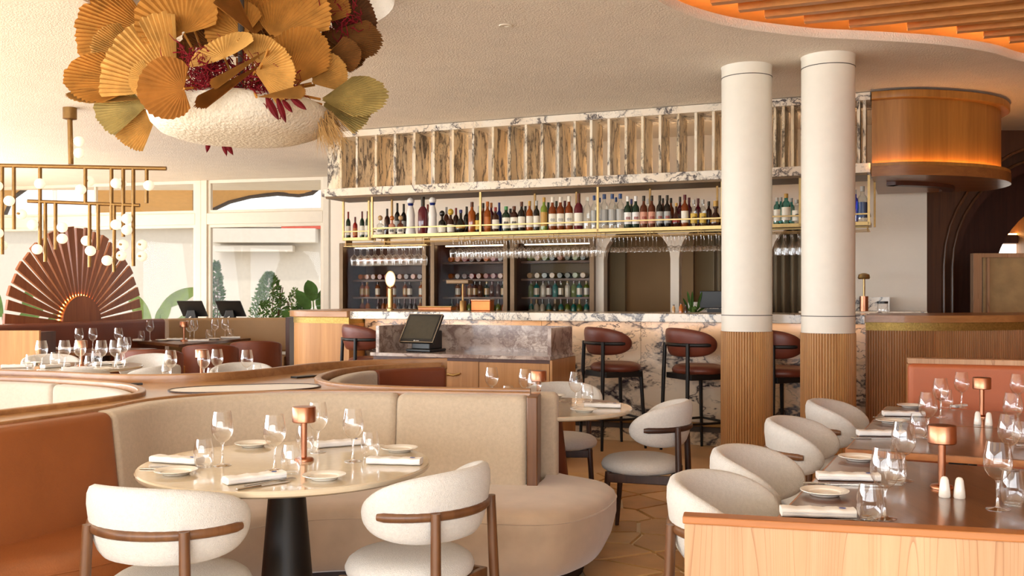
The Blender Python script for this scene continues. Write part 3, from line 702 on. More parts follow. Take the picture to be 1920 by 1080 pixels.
# ------------------------------------------------------------------ chairs
def make_chair(name, cat, pad_m, wood_m, dz=0.0, stool=False):
    t = thing(name, None, cat)
    sz = .0
    prof = [(0, .476), (.45, .475), (.70, .471), (.86, .462), (.955, .446), (1.0, .424), (.975, .403), (.90, .391), (.6, .388), (0, .388)]
    build('seat', MB().lathe([(r*.24, z+dz) for r, z in prof], 40, (0, .01, 0), 1.0, .97), M[pad_m], t, smooth=80)
    # frame under the seat
    fr = MB()
    for a, b in (((-.19, .17), (.19, .17)), ((-.195, .17), (-.185, -.2)), ((.195, .17), (.185, -.2)), ((-.185, -.19), (.185, -.19))):
        a, b = Vector(a), Vector(b); c = (a+b)/2; d = b-a
        fr.box((c.x, c.y, .368+dz), (d.length, .024, .05), math.atan2(d.y, d.x))
    build('seat_frame', fr, M[wood_m], t, smooth=0, bevel=.004)
    for s in (-1, 1):
        build('leg', MB().tube([(s*.185, .165, .40+dz), (s*.215, .20, 0)], [.019, .0125], 12), M[wood_m], t)
        build('leg', MB().tube([(s*.178, -.225, .665+dz), (s*.188, -.232, .40+dz), (s*.205, -.25, 0)], [.017, .0185, .013], 12), M[wood_m], t)
    # padded wrap-around back
    nphi, npr = 37, 16; span = R(99); rows = []
    for i in range(nphi):
        q = -1+2*i/(nphi-1); qq = math.sin(q*PI/2); ph = qq*span
        e = math.sqrt(max(0.0, 1-abs(qq)**4.5)); e = max(e, .02)
        hh = .128*(1-.22*qq*qq)*e; th = .040*e; zc = .672+dz-.028*qq*qq
        row = []
        for k in range(npr):
            a = 2*PI*k/npr; cz, cr = math.sin(a), math.cos(a)
            sgn = lambda v, p: math.copysign(abs(v)**p, v)
            z = sgn(cz, .8)*hh; r_ = sgn(cr, .8)*th+.16*z
            rx, ry = .245+r_, .235+r_
            row.append((rx*math.sin(ph), -ry*math.cos(ph)+.0, zc+z))
        rows.append(row)
    mb = MB().grid(rows, closed_u=True); mb.f += [tuple(range(npr-1, -1, -1)), tuple((nphi-1)*npr+k for k in range(npr))]
    build('backrest', mb, M[pad_m], t, smooth=80)
    rows = []; sp2 = R(79)
    for i in range(31):
        q = -1+2*i/30; ph = q*sp2; e = min(1, (1-abs(q))*6+.72)
        r0 = .278; pr = []
        for k in range(10):
            a = 2*PI*k/10; pr.append((.013*math.cos(a)*e, .017*math.sin(a)*e))
        rows.append([((r0+a)*math.sin(ph), -(r0-.008+a)*math.cos(ph), .652+dz+b) for a, b in pr])
    mb = MB().grid(rows, closed_u=True); mb.f += [tuple(range(9, -1, -1)), tuple(30*10+k for k in range(10))]
    build('back_rail', mb, M[wood_m], t, smooth=60)
    if stool:
        f = MB(); h = .27
        pts = [(-.19, .19), (.19, .19), (.185, -.225), (-.185, -.225)]
        pts = [(x*1.03, y*1.03) for x, y in pts]
        for a, b in zip(pts, pts[1:]+pts[:1]):
            f.tube([(a[0], a[1], h), (b[0], b[1], h)], .011, 8)
        build('footrest', f, M[wood_m], t)
    else:
        tg = build('care_tag', MB().box((.06, -.2045, .366), (.052, .003, .02)), M['black'], t, smooth=0)
        mk = MB()
        for k in range(7): mk.box((.040+.0062*k, -.2063, .366), (.0038, .0012, .006 if k % 3 else .009))
        build('tag_print', mk, M['napkin'], tg, smooth=0)
    return t
chair = Proto(lambda: make_chair('dining_chair', 'chair', 'boucle', 'walnut'))
chair_d = Proto(lambda: make_chair('dining_chair', 'chair', 'boucle', 'walnut_dark'))
CL = 'white upholstered chairs with wooden back rails'
def az(x, y): return math.atan2(-x, y)      # heading of a chair looking along (x, y)
chair.at((-1.125, 3.24, 0), R(-16), 'white chair with walnut rail before the cognac leather seat, back to viewer', CL)
chair.at((-.362, 3.49, 0), R(60), 'white chair with walnut rail in front of the linen booth end, seen obliquely', CL)
chair_d.at((.76, 5.56, 0), R(72), 'white chair with dark legs standing alone at the pale table by the bar stools', CL)
chair_d.at((.33, 6.42, 0), R(176), 'white chair facing viewer behind the pale round table, near the drawer cabinet', CL)
hd = az(.89, -.45)
for (x, y, l) in ((.79, 3.13, 'white tub chair nearest the pale oak end panel'), (1.05, 3.70, 'white tub chair second from the pale oak end panel'),
                  (1.505, 4.62, 'white tub chair third from the pale oak panel, its wooden arm rail showing'), (1.95, 5.42, 'white tub chair furthest from the oak panel, below the right fluted column')):
    chair.at((x, y, 0), hd, l, CL)

# ------------------------------------------------------------------ tables
def round_table(label, x, y, r, top, base, zt=.75, th=.028, foot=.12, name='round_table'):
    t = thing(name, label, 'table', (x, y, 0))
    build('tabletop', MB().lathe([(0, zt-th), (r-.02, zt-th), (r-.004, zt-th+.008), (r, zt-th+.016), (r, zt-.005), (r-.005, zt), (0, zt)], 72), M[top], t, smooth=35)
    build('pedestal', MB().lathe([(0, 0), (foot, 0), (foot, .012), (foot*.97, .02), (foot*.52, zt-th-.02), (foot*.55, zt-th), (0, zt-th)], 40), M[base], t, smooth=35)
    return t
T1 = Vector((-.872, 3.72)); T2 = Vector((.20, 5.60))
round_table('round beige stone table with black cone pedestal in the front booth', T1.x, T1.y, .553, 'stone_top', 'black_metal', foot=.125)
round_table('round pale stone table between linen booth end and bar stools', T2.x, T2.y, .50, 'stone_top', 'leather_dark', foot=.17)

# small table ware -------------------------------------------------
def make_wine():
    t = thing('wine_glass', None, 'glass')
    build('bowl', MB().lathe([(.004, .088), (.015, .091), (.028, .102), (.038, .120), (.0415, .138), (.0405, .158), (.036, .182), (.0315, .207)], 28), M['glass'], t, smooth=80)
    build('stem', MB().lathe([(0, .090), (.0085, .089), (.0050, .078), (.0043, .045), (.0053, .012), (.011, .005), (.032, .002), (.034, .001), (.034, 0), (0, 0)], 24), M['stem_glass'], t, smooth=60)
    return t
def make_tumbler():
    t = thing('tumbler', None, 'glass')
    build('wall', MB().lathe([(.027, .004), (.033, .018), (.0375, .042), (.0365, .065), (.032, .090), (.0285, .108)], 28), M['glass'], t, smooth=80)
    build('base', MB().lathe([(0, 0), (.026, 0), (.028, .005), (.024, .011), (0, .009)], 24), M['glass'], t, smooth=60)
    return t
def make_plate():
    t = thing('side_plate', None, 'plate')
    build('rim', MB().lathe([(.05, .006), (.056, .010), (.075, .0145), (.077, .0155), (.0765, .0175), (.070, .0165), (.055, .012), (.05, .009), (.05, .006)], 40), M['porcelain'], t, smooth=60)
    build('well', MB().lathe([(0, .0), (.045, 0), (.05, .006), (.0505, .009), (.046, .0065), (0, .006)], 40), M['porcelain'], t, smooth=60)
    return t
def make_napkin():
    t = thing('folded_napkin', None, 'napkin'); rnd = random.Random(3); rows = []
    for i in range(23):
        x = -.105+.21*i/22; e = 1+.10*math.sin(i*.9)+.05*math.sin(i*2.3); row = []
        for k in range(14):
            a = 2*PI*k/14; c, s = math.cos(a), math.sin(a)
            sg = lambda v: math.copysign(abs(v)**.45, v)
            yy = sg(c)*.031*(1+.06*math.sin(i*.7+1)); zz = .0135+sg(s)*.0125*(e if s > 0 else 1)
            row.append((x, yy, max(0.0005, zz)))
        rows.append(row)
    mb = MB().grid(rows, closed_u=True); mb.f += [tuple(range(13, -1, -1)), tuple(22*14+k for k in range(14))]
    build('cloth', mb, M['napkin'], t, smooth=60)
    build('fold', MB().box((.0, -.0315, .010), (.206, .004, .003)), M['napkin'], t, smooth=0)
    build('fold', MB().box((.0, -.032, .017), (.206, .004, .003)), M['napkin'], t, smooth=0)
    build('embroidered_crest', MB().lathe([(0, 0), (.010, 0), (.010, .0012), (0, .0012)], 12, (.070, 0, .0262), 1, .55), M['blue'], t, smooth=0)
    return t
def make_fork():
    t = thing('fork', None, 'cutlery'); m = MB()
    m.grid([[(x, -w, z), (x, w, z), (x, w, z+.0025), (x, -w, z+.0025)] for x, w, z in ((-.095, .005, .001), (-.06, .0055, .002), (0, .003, .004), (.03, .003, .005), (.042, .010, .004), (.056, .0115, .003))], closed_u=True)
    m.f += [(3, 2, 1, 0), (20, 21, 22, 23)]
    build('handle', m, M['steel'], t, smooth=60)
    for k in range(4): build('tine', MB().box((.076, -.009+.006*k, .0045), (.042, .0028, .002)), M['steel'], t, smooth=0)
    return t
def make_knife():
    t = thing('table_knife', None, 'cutlery')
    build('handle', MB().box((-.06, 0, .0035), (.09, .011, .006)), M['steel'], t, smooth=30, bevel=.002)
    build('blade', MB().prism([(-.016, -.007), (.08, -.009), (.10, 0), (.09, .006), (-.016, .006)], .001, .003), M['steel'], t, smooth=0)
    return t
def make_lamp():
    t = thing('table_lamp', None, 'lamp')
    build('base', MB().lathe([(0, 0), (.037, 0), (.038, .006), (.034, .012), (.016, .016), (0, .016)], 32), M['copper'], t, smooth=50)
    build('stem', MB().lathe([(.0115, .014), (.0125, .155), (0, .155), (0, .014)], 24), M['copper'], t, smooth=50)
    build('shade', MB().lathe([(0, .152), (.0435, .152), (.0455, .155), (.0455, .209), (.0435, .2125), (0, .2135)], 36), M['copper'], t, smooth=30)
    return t
def make_shaker():
    t = thing('salt_shaker', None, 'shaker')
    build('body', MB().lathe([(0, 0), (.0165, 0), (.018, .004), (.017, .02), (.0125, .056), (.009, .064), (.004, .067), (0, .067)], 24), M['porcelain'], t, smooth=60)
    build('holes', MB().lathe([(0, .0672), (.0012, .0672), (.0012, .068), (0, .068)], 8), M['black'], t, smooth=0)
    return t
wine, tumbler, plate, napkin, fork, knife, lamp, shaker = [Proto(f) for f in (make_wine, make_tumbler, make_plate, make_napkin, make_fork, make_knife, make_lamp, make_shaker)]
def on(px, py, z=.7505): return G(px, py, z)
ZT = .7503
A1 = 'the front stone table'
def setrow(proto, rows, group, z=ZT, scale=None):
    for r in rows:
        px, py, lab = r[:3]; rz = r[3] if len(r) > 3 else 0
        q = G(px, py, z); proto.at(q, rz, lab, group, r[4] if len(r) > 4 else scale)
setrow(plate, [(330, 889, 'white side plate at the left rim of '+A1), (474, 837, 'white side plate at the far rim of '+A1), (608, 898, 'white side plate at the near rim of '+A1), (749, 846, 'white side plate at the right rim of '+A1)], 'side plates on the front table')
setrow(wine, [(417, 873, 'wine glass furthest left on '+A1), (515, 882, 'wine glass left of the copper lamp on the front table', 0, 1.0), (596, 848, 'wine glass standing behind the copper lamp of '+A1), (662, 865, 'wine glass furthest right on '+A1)], 'wine glasses on the front table')
setrow(tumbler, [(382, 876, 'tumbler beside the left napkin on '+A1), (546, 888, 'tumbler in front of the copper lamp on '+A1), (572, 846, 'tumbler half hidden behind the copper lamp of '+A1), (694, 860, 'tumbler behind the right napkin on '+A1)], 'tumblers on the front table')
setrow(napkin, [(332, 868, 'folded white napkin at the left of '+A1, R(-18)), (478, 902, 'folded white napkin lying slantwise at the near rim of '+A1, R(36)), (637, 836, 'folded white napkin behind the lamp on '+A1, R(28)), (740, 870, 'folded white napkin with blue crest at the right of '+A1, R(-8))], 'napkins on the front table')
setrow(fork, [(325, 877, 'fork above the left plate on '+A1, R(-6)), (506, 905, 'fork lying by the slanting napkin on '+A1, R(44))], 'forks on the front table')
setrow(knife, [(312, 881, 'knife above the left plate on '+A1, R(-8)), (497, 911, 'knife lying by the slanting napkin on '+A1, R(44))], 'knives on the front table')
lamp.at(G(570, 864, ZT), 0, 'copper mushroom lamp on '+A1, 'copper table lamps')
A2 = 'the pale table by the bar stools'
setrow(plate, [(1038, 745, 'white side plate at the far rim of '+A2), (1095, 772, 'white side plate at the near rim of '+A2)], 'side plates on the pale table')
setrow(wine, [(1080, 764, 'wine glass beside the napkin on '+A2), (985, 756, 'wine glass over the booth back beside the lamp'), (922, 752, 'wine glass rising alone over the linen booth back'), (1002, 768, 'wine glass directly before the lamp of '+A2)], 'wine glasses on the pale table')
setrow(tumbler, [(1101, 754, 'tumbler behind the napkin on '+A2), (953, 757, 'tumbler peeping over the linen booth back'), (903, 765, 'tumbler rim just above the booth back below the single wine glass'), (1027, 776, 'tumbler at the booth end on '+A2)], 'tumblers on the pale table')
setrow(napkin, [(1130, 764, 'folded white napkin with blue crest on '+A2, R(-10)), (962, 762, 'white napkin behind the linen booth back', R(40))], 'napkins on the pale table')
lamp.at(G(1010, 764, ZT), 0, 'copper mushroom lamp on '+A2, 'copper table lamps')

# ------------------------------------------------------------------ dark wood tables on the right
axd = Vector((.447, .894)); crd = Vector((.90, -.436))
def wood_table(label, c, base_c):
    t = thing('wooden_table', label, 'table', (base_c[0], base_c[1], 0))
    l = [(p[0]-base_c[0], p[1]-base_c[1]) for p in c]
    o = build('tabletop', MB().prism(l, .722, .75), M['table_wood'], t, smooth=0, bevel=.003)
    a, b = Vector(l[0]), Vector(l[1]); e = MB()
    pts = [Vector(q) for q in l]
    for a, b in zip(pts, pts[1:]+pts[:1]):
        d = (b-a); nn = Vector((d.y, -d.x)).normalized()*.0035; m_ = (a+b)/2+nn
        e.box((m_.x, m_.y, .734), (d.length, .006, .026), math.atan2(d.y, d.x))
    build('edge_band', e, M['table_edge'], t, smooth=0)
    build('pedestal', MB().lathe([(0, 0), (.24, 0), (.24, .012), (.05, .03), (.04, .70), (.15, .715), (.15, .722), (0, .722)], 32), M['black_metal'], t, smooth=35)
    return t
def quad(p0, L, wd, skew=None):
    p0 = Vector(p0); a = p0+axd*L; b = a+crd*wd; c = p0+(skew if skew else crd)*wd
    return [(p0.x, p0.y), (c.x, c.y), (b.x, b.y), (a.x, a.y)]
q1 = quad((.775, 2.80), 1.20, .86, Vector((.97, -.235)))
wood_table('dark wood table behind the pale oak end panel', q1, (1.45, 3.1))
q2 = quad((1.42, 4.07), .95, .86); wood_table('middle dark wood table, second from the oak end panel', q2, (2.0, 4.3))
q3 = quad((1.852, 4.935), .76, .86); wood_table('furthest dark wood table, against the tan leather banquette', q3, (2.4, 5.05))
A3, A4, A5 = 'the wood table by the oak panel', 'the middle wood table', 'the furthest wood table'
GW = 'wine glasses on the wood tables'
setrow(wine, [(1659, 972, 'wine glass at the near left of '+A3), (1694, 901, 'wine glass at the far left of '+A3), (1871, 955, 'wine glass right of the shakers on '+A3), (1893, 880, 'wine glass at the far right of '+A3),
              (1740, 820, 'wine glass before the napkin on '+A4), (1899, 822, 'wine glass at the far right of '+A4),
              (1764, 782, 'wine glass at the left of '+A5), (1803, 765, 'wine glass with a napkin at its foot on '+A5), (1908, 770, 'wine glass at the right edge of '+A5)], GW)
setrow(tumbler, [(1631, 976, 'tumbler at the end of the near napkin on '+A3), (1679, 908, 'tumbler behind the near wine glass on '+A3), (1899, 948, 'tumbler at the right of '+A3),
                 (1721, 820, 'tumbler beside the wine glass on '+A4), (1916, 836, 'tumbler at the right of '+A4), (1774, 765, 'tumbler on '+A5)], 'tumblers on the wood tables')
setrow(plate, [(1546, 928, 'white side plate between two napkins on '+A3), (1610, 863, 'white side plate at the far end of '+A3), (1672, 793, 'white side plate at the far end of '+A4), (1708, 764, 'white side plate on '+A5)], 'side plates on the wood tables')
setrow(napkin, [(1533, 968, 'folded napkin nearest the oak panel on '+A3, R(-8)), (1590, 900, 'second folded napkin from the oak panel on '+A3, R(-8)), (1652, 817, 'folded napkin on '+A4, R(-5)), (1694, 780, 'folded napkin on '+A5, R(-8)), (1798, 763, 'crumpled napkin at a wine glass foot on '+A5, R(30), .55)], 'napkins on the wood tables')
setrow(knife, [(1510, 976, 'knife along the near napkin on '+A3, R(-8)), (1565, 909, 'knife along the second napkin on '+A3, R(-8)), (1640, 823, 'knife along the napkin on '+A4, R(-5)), (1676, 784, 'knife along the napkin on '+A5, R(-8))], 'knives on the wood tables')
setrow(fork, [(1600, 911, 'fork beside the second napkin on '+A3, R(-8)), (1578, 978, 'fork beside the near napkin on '+A3, R(-8))], 'forks on the wood tables')
lamp.at(G(1766, 916, ZT), 0, 'copper mushroom lamp on '+A3, 'copper table lamps')
lamp.at(G(1841, 783, ZT), 0, 'copper mushroom lamp on '+A4+' before the tan banquette', 'copper table lamps')
setrow(shaker, [(1771, 932, 'left white shaker in front of the lamp on '+A3), (1799, 934, 'right white shaker in front of the lamp on '+A3), (1833, 796, 'left white shaker in front of the lamp on '+A4), (1854, 798, 'right white shaker in front of the lamp on '+A4)], 'porcelain shakers')

# pale oak panel at the end of the right hand row
a, b = P(1283, 968, 2.60), P(1920, 1003, 2.40); d = (b-a); ang = math.atan2(d.y, d.x); d2 = d.normalized()*1.35
t = thing('end_panel', 'pale oak veneer end panel closing the row of wood tables', 'panel', (a.x, a.y, 0), ang)
build('veneer', MB().box((.68, .03, .39), (1.36, .05, .78)), M['oak_light'], t, smooth=0, bevel=.003)
build('cap_rail', MB().box((.68, .03, .79), (1.37, .06, .021)), M['table_edge'], t, smooth=0, bevel=.004)

# tan leather banquette behind the furthest table
a = P(1703, 690, 6.0); t = thing('banquette', 'tan leather banquette with oak top rail against the fluted bar', 'banquette', (a.x, a.y, 0), -R(19))
build('backrest', MB().box((.95, .06, .69), (1.9, .10, .56)), M['leather_tan'], t, smooth=40, bevel=.03, seg=4)
build('seat', MB().box((.95, -.20, .35), (1.9, .46, .20)), M['leather_tan'], t, smooth=40, bevel=.04, seg=4)
build('top_rail', MB().box((.965, .09, .985), (1.93, .10, .035)), M['oak_light'], t, smooth=0, bevel=.004)
build('carcass', MB().box((.95, .14, .48), (1.9, .05, .96)), M['oak'], t, smooth=0)
build('plinth', MB().box((.95, -.15, .12), (1.86, .34, .24)), M['plinth'], t, smooth=0)
# ------------------------------------------------------------------ white columns with fluted timber bases
def fluted(r, n, depth):
    out = []
    for k in range(n):
        a = 2*PI*k/n
        for f, dr in ((0, -depth), (.25, 0), (.75, 0)): q = a+2*PI/n*f; out.append(((r+dr)*math.cos(q), (r+dr)*math.sin(q)))
    return out
for (px, d, lab) in ((1400, 8.1, 'left one of two white round columns with a fluted timber base'), (1552.5, 7.75, 'right one of two white round columns, with a fluted timber base')):
    x = (px-960)/F*d; t = thing('column', lab, 'column', (x, d, 0))
    build('timber_base', MB().prism(fluted(.215, 60, .009), 0, 1.095), M['oak_col'], t, smooth=0)
    build('collar', MB().lathe([(0, 1.095), (.209, 1.095), (.209, 1.228), (0, 1.228)], 56), M['column'], t, smooth=40)
    build('shaft', MB().lathe([(0, 1.234), (.208, 1.234), (.208, 3.222), (0, 3.222)], 56), M['column'], t, smooth=40)
    build('capital', MB().lathe([(0, 3.228), (.208, 3.228), (.208, 3.30), (.214, ZC), (0, ZC)], 56), M['column'], t, smooth=40)
    for z in (1.090, 1.228, 3.222): build('dark_ring', MB().lathe([(.19, z), (.2105, z), (.2105, z+.006), (.19, z+.006)], 56), M['dark_trim'], t, smooth=40)  # thin dark ring at each line around the column

# ------------------------------------------------------------------ the bar
sL, sR = S(684, 0), S(1624, 0)
t = bar_thing('marble_bar', 'veined marble bar front with brass foot rail behind the stools', 'bar')
np_ = 5
for i in range(np_):
    a, b = sL+(sR-sL)*i/np_, sL+(sR-sL)*(i+1)/np_
    build('panel', MB().box(((a+b)/2, .05, .575), (b-a-.004, .10, 1.15)), M['marble_bar'], t, smooth=0)
build('foot_rail', MB().box(((sL+sR)/2, -.05, .20), (sR-sL, .08, .035)), M['brass_dark'], t, smooth=0, bevel=.008)
build('led_strip', MB().box(((sL+sR)/2, -.06, 1.1490), (sR-sL, .03, .002)), lamp_mat('counter_led', (1, .55, .25), 5.0), t, smooth=0)
build('rail_dark_strip', MB().box(((sL+sR)/2, -.012, .15), (sR-sL, .024, .05)), M['dark_trim'], t, smooth=0)  # solid dark strip on the bar front below the rail
t = bar_thing('bar_counter', 'long white veined marble counter slab on the bar', 'counter')
build('slab', MB().box(((sL+sR)/2-.05, .10, 1.19), (sR-sL+.1, .76, .08)), M['marble_slab'], t, smooth=0, bevel=.006)
build('inner_shelf', MB().box(((sL+sR)/2, .78, .98), (sR-sL, .56, .05)), M['marble_slab'], t, smooth=0)
build('splash', MB().box(((sL+sR)/2, .50, 1.08), (sR-sL, .04, .14)), M['marble_slab'], t, smooth=0)
# rounded timber end on the left
t = bar_thing('bar_end', 'rounded oak bar end with brass band, left of the marble counter', 'bar')
s0, s1 = S(577, .35), sL-.012
outl = [(s1, -.30), (s0+.55, -.30)]+[(s0+.55-.55*math.sin(R(a)), .25-.55*math.cos(R(a))) for a in range(10, 91, 10)]+[(s0, 1.25), (s1, 1.25)]
build('body', MB().prism(outl, 0, 1.10), M['oak'], t, smooth=25)
grow = lambda o, e: [(x if abs(x-s1) < 1e-6 else x-e*min(1, max(0, (s0+.55-x)/.5)), y-e if y < .26 and x > s0+.05 else y) for x, y in o]
build('brass_band', MB().prism(grow(outl, .004), 1.10, 1.165), M['brass_gold'], t, smooth=25)
build('top', MB().prism(grow(outl, .035), 1.165, 1.232), M['oak_h'], t, smooth=25, bevel=.008)
# curved fluted timber part on the right
cpts = catmull([XD(1623, 8.28), XD(1700, 8.17), XD(1780, 8.15), XD(1860, 8.24), XD(1930, 8.42), XD(2010, 8.8), XD(2050, 9.3)], 10)
t = thing('timber_bar', 'curved fluted oak bar with gold band, right of the columns', 'bar', (3.9, 9.0, 0))
L_ = lambda pts: [(p[0]-3.9, p[1]-9.0) for p in pts]
back = [Vector((5.3, 9.7)), Vector((3.45, 9.25))]
def flute_path(pts, pitch=.021, depth=.006):
    pts = [Vector(p) for p in pts]; out = []; acc = 0; seg = 0
    L = [0]
    for a, b in zip(pts, pts[1:]): L.append(L[-1]+(b-a).length)
    s = 0; i = 0
    while s < L[-1]:
        while L[i+1] < s: i += 1
        tt = (pts[i+1]-pts[i]).normalized(); nr = Vector((-tt.y, tt.x)); p = pts[i]+tt*(s-L[i])
        out += [p+nr*depth, p+tt*pitch*.25, p+tt*pitch*.75]; s += pitch
    return out
build('fluted_body', MB().prism(L_(flute_path(cpts)+back), 0, 1.095), M['oak_bar'], t, smooth=0)
build('gold_band', MB().prism(L_(list(offset(cpts, -.006))+back), 1.095, 1.165), M['brass_gold'], t, smooth=25)
build('top', MB().prism(L_(list(offset(cpts, -.03))+back), 1.165, 1.225), M['oak_h'], t, smooth=25, bevel=.006)
# lit back counter with marble splash, right
t = bar_thing('back_counter', 'lit marble back counter with upstand behind the right columns', 'counter')
a, b = S(1500, 2.0), S(1738, 2.0)
build('top', MB().box(((a+b)/2, 2.2, 1.20), (b-a, .7, .05)), M['marble_slab'], t, smooth=0)
build('upstand', MB().box(((S(1590, 2.5)+S(1668, 2.5))/2, 2.52, 1.30), (S(1668, 2.5)-S(1590, 2.5), .04, .15)), M['marble_slab'], t, smooth=0)
build('base', MB().box(((a+b)/2, 2.25, .59), (b-a, .6, 1.17)), M['oak_bar'], t, smooth=0)
build('led_strip', MB().box(((a+b)/2, 1.84, 1.165), (b-a, .01, .012)), lamp_mat('warm_white_led', (1, .72, .45), 5.0), t, smooth=0)
t = bar_thing('back_counter', 'dark back counter with marble top below the arches', 'counter')
a, b = S(1116, 2.2), S(1440, 2.2)
build('top', MB().box(((a+b)/2, 2.28, 1.17), (b-a, .6, .05)), M['bronze'], t, smooth=0)
build('base', MB().box(((a+b)/2, 2.30, .57), (b-a-.04, .54, 1.14)), M['oak_bar'], t, smooth=0)
build('marble_upstand', MB().box(((S(1290, 2.54)+S(1420, 2.54))/2, 2.56, 1.25), (S(1420, 2.54)-S(1290, 2.54), .03, .13)), M['marble_slab'], t, smooth=0)

# ------------------------------------------------------------------ gantry over the bar: marble frieze of upright fins on a marble shelf
gL, gR = S(604, .7), S(1632, .7)
t = bar_thing('bar_gantry', 'honey marble frieze of upright fins above the bottle rack', 'gantry')
build('lower_slab', MB().box(((gL+gR)/2, .98, 2.60), (gR-gL, .60, .09)), M['marble_slab'], t, smooth=0, bevel=.004)
build('upper_band', MB().box(((gL+gR)/2+.1, .96, 3.276), (gR-gL-.2, .54, .072)), M['marble_slab'], t, smooth=0)
build('led_strip', MB().box(((gL+gR)/2+.1, 1.22, 2.6465), (gR-gL-.4, .03, .003)), lamp_mat('frieze_fill', (1, .70, .42), 28.0), t, smooth=0)  # hidden glowing strip added behind the fins to brighten the frieze
build('slab_soffit', MB().box(((gL+gR)/2, .99, 2.545), (gR-gL-.06, .52, .02)), M['bronze'], t, smooth=0)
pxs = [637, 667, 703, 739, 775, 811, 847, 885, 922, 953, 984, 1014, 1044, 1075, 1106, 1139, 1171, 1202, 1235, 1269, 1302, 1335, 1368, 1400, 1430, 1450, 1466, 1483, 1501, 1530, 1560, 1590, 1607, 1618]
fin0 = None
for i, px in enumerate(pxs):
    s = S(px, .72); 
    o = build('fin', MB().box((0, 0, 0), (.026, .31, .595)), M['marble_fin'], t, smooth=0) if False else None
    m = MB().box((s+.013, .915, 2.9425), (.026, .39, .595)); build('fin', m, M['marble_fin'], t, smooth=0)
build('end_fin', MB().box((S(622, .9), .98, 2.9425), (.20, .03, .595)), M['marble_fin'], t, smooth=0)

# curved timber drum at the right end of the gantry
dp = catmull([(3.36, 8.97), (3.66, 8.86), (3.99, 8.89), (4.40, 9.03), (4.74, 9.27), (4.98, 9.62), (5.05, 9.95), (5.02, 10.2)], 10)
t = thing('timber_drum', 'curved warm oak drum canopy with glowing lower edge, over the bar end', 'canopy', (4.1, 9.6, 0))
bk = [Vector((4.6, 10.3)), Vector((4.02, 10.55))]; bk2 = [Vector((4.9, 10.7)), Vector((3.7, 10.95))]
Ld = lambda pts: [(p[0]-4.1, p[1]-9.6) for p in pts]
build('wall', MB().prism(Ld(list(offset(dp, .07))+[Vector((4.5, 10.2)), Vector((4.0, 10.4))]), 2.62, 3.30), M['oak_warm'], t, smooth=25)
build('lower_slab', MB().prism(Ld(list(offset(dp, -.02))+bk), 2.505, 2.60), wood('drum_edge_oak', '#8a5528', '#a66c36', 'x', 1.0, .35, coat=.2), t, smooth=25, bevel=.01)
build('lip', MB().sweep(Ld(offset(dp, -.005)), [(-.012, 2.60), (.012, 2.60), (.012, 2.63), (-.012, 2.63)]), M['oak_warm'], t)
build('top_flange', MB().sweep(Ld(offset(dp, .04)), rrect(-.05, .05, 3.225, 3.30, .012)), M['oak_warm'], t)
build('led_strip', MB().tube([(p[0]-4.1, p[1]-9.6, 2.612) for p in offset(dp, .03)], .010, 6), M['led_soft'], t)
build('under_ring', MB().sweep(Ld(offset(dp, .55)[4:-8]), [(-.06, 2.47), (.06, 2.47), (.06, 2.505), (-.06, 2.505)]), M['mahogany'], t)

# ------------------------------------------------------------------ brass bottle racks
ZB = 2.095
def rack(label, px0, px1, n0, n1, posts_f, posts_b, zb=ZB):
    t = bar_thing('bottle_rack', label, 'rack'); a, b = S(px0, n0), S(px1, n0)
    build('shelf', MB().box(((a+b)/2, (n0+n1)/2, zb-.012), (b-a, n1-n0-.03, .012)), M['bronze'], t, smooth=0)
    build('front_bar', MB().box(((a+b)/2, n0, zb-.016), (b-a, .022, .034)), M['brass'], t, smooth=0)
    build('back_bar', MB().box(((a+b)/2, n1, zb-.016), (b-a, .022, .034)), M['brass'], t, smooth=0)
    build('guard_rail', MB().box(((a+b)/2, n0, zb+.075), (b-a, .012, .014)), M['brass'], t, smooth=0)
    for s in (a, b):
        build('end_bar', MB().box((s, (n0+n1)/2, zb-.016), (.022, n1-n0, .034)), M['brass'], t, smooth=0)
        build('end_guard', MB().box((s, (n0+n1)/2, zb+.075), (.012, n1-n0, .014)), M['brass'], t, smooth=0)
    for px in posts_f: build('post', MB().box((S(px, n0), n0, (2.535+zb-.03)/2), (.022, .022, 2.535-zb+.03)), M['brass'], t, smooth=0)
    for px in posts_b: build('post', MB().box((S(px, n1), n1, (2.535+zb-.03)/2), (.02, .02, 2.535-zb+.03)), M['brass_dark'], t, smooth=0)
    for n in (n0+.03, (n0+n1)/2, n1-.03):
        build('glass_rail', MB().box(((a+b)/2, n, zb-.075), (b-a, .006, .006)), M['brass_dark'], t, smooth=0)
        for k in range(int((b-a)/.5)+1): build('hanger', MB().box((a+.02+k*(b-a-.04)/max(1, int((b-a)/.5)), n, zb-.05), (.006, .006, .06)), M['brass_dark'], t, smooth=0)
    return t
rack('long brass bottle rack hanging under the marble gantry shelf', 697, 1630, .74, 1.12, (698, 901, 1121, 1354, 1500, 1629), (735, 1003, 1081, 1219, 1345, 1640))
rack('short brass bottle rack set back at the left end of the gantry', 643, 694, 1.12, 1.24, (644, 692), ())

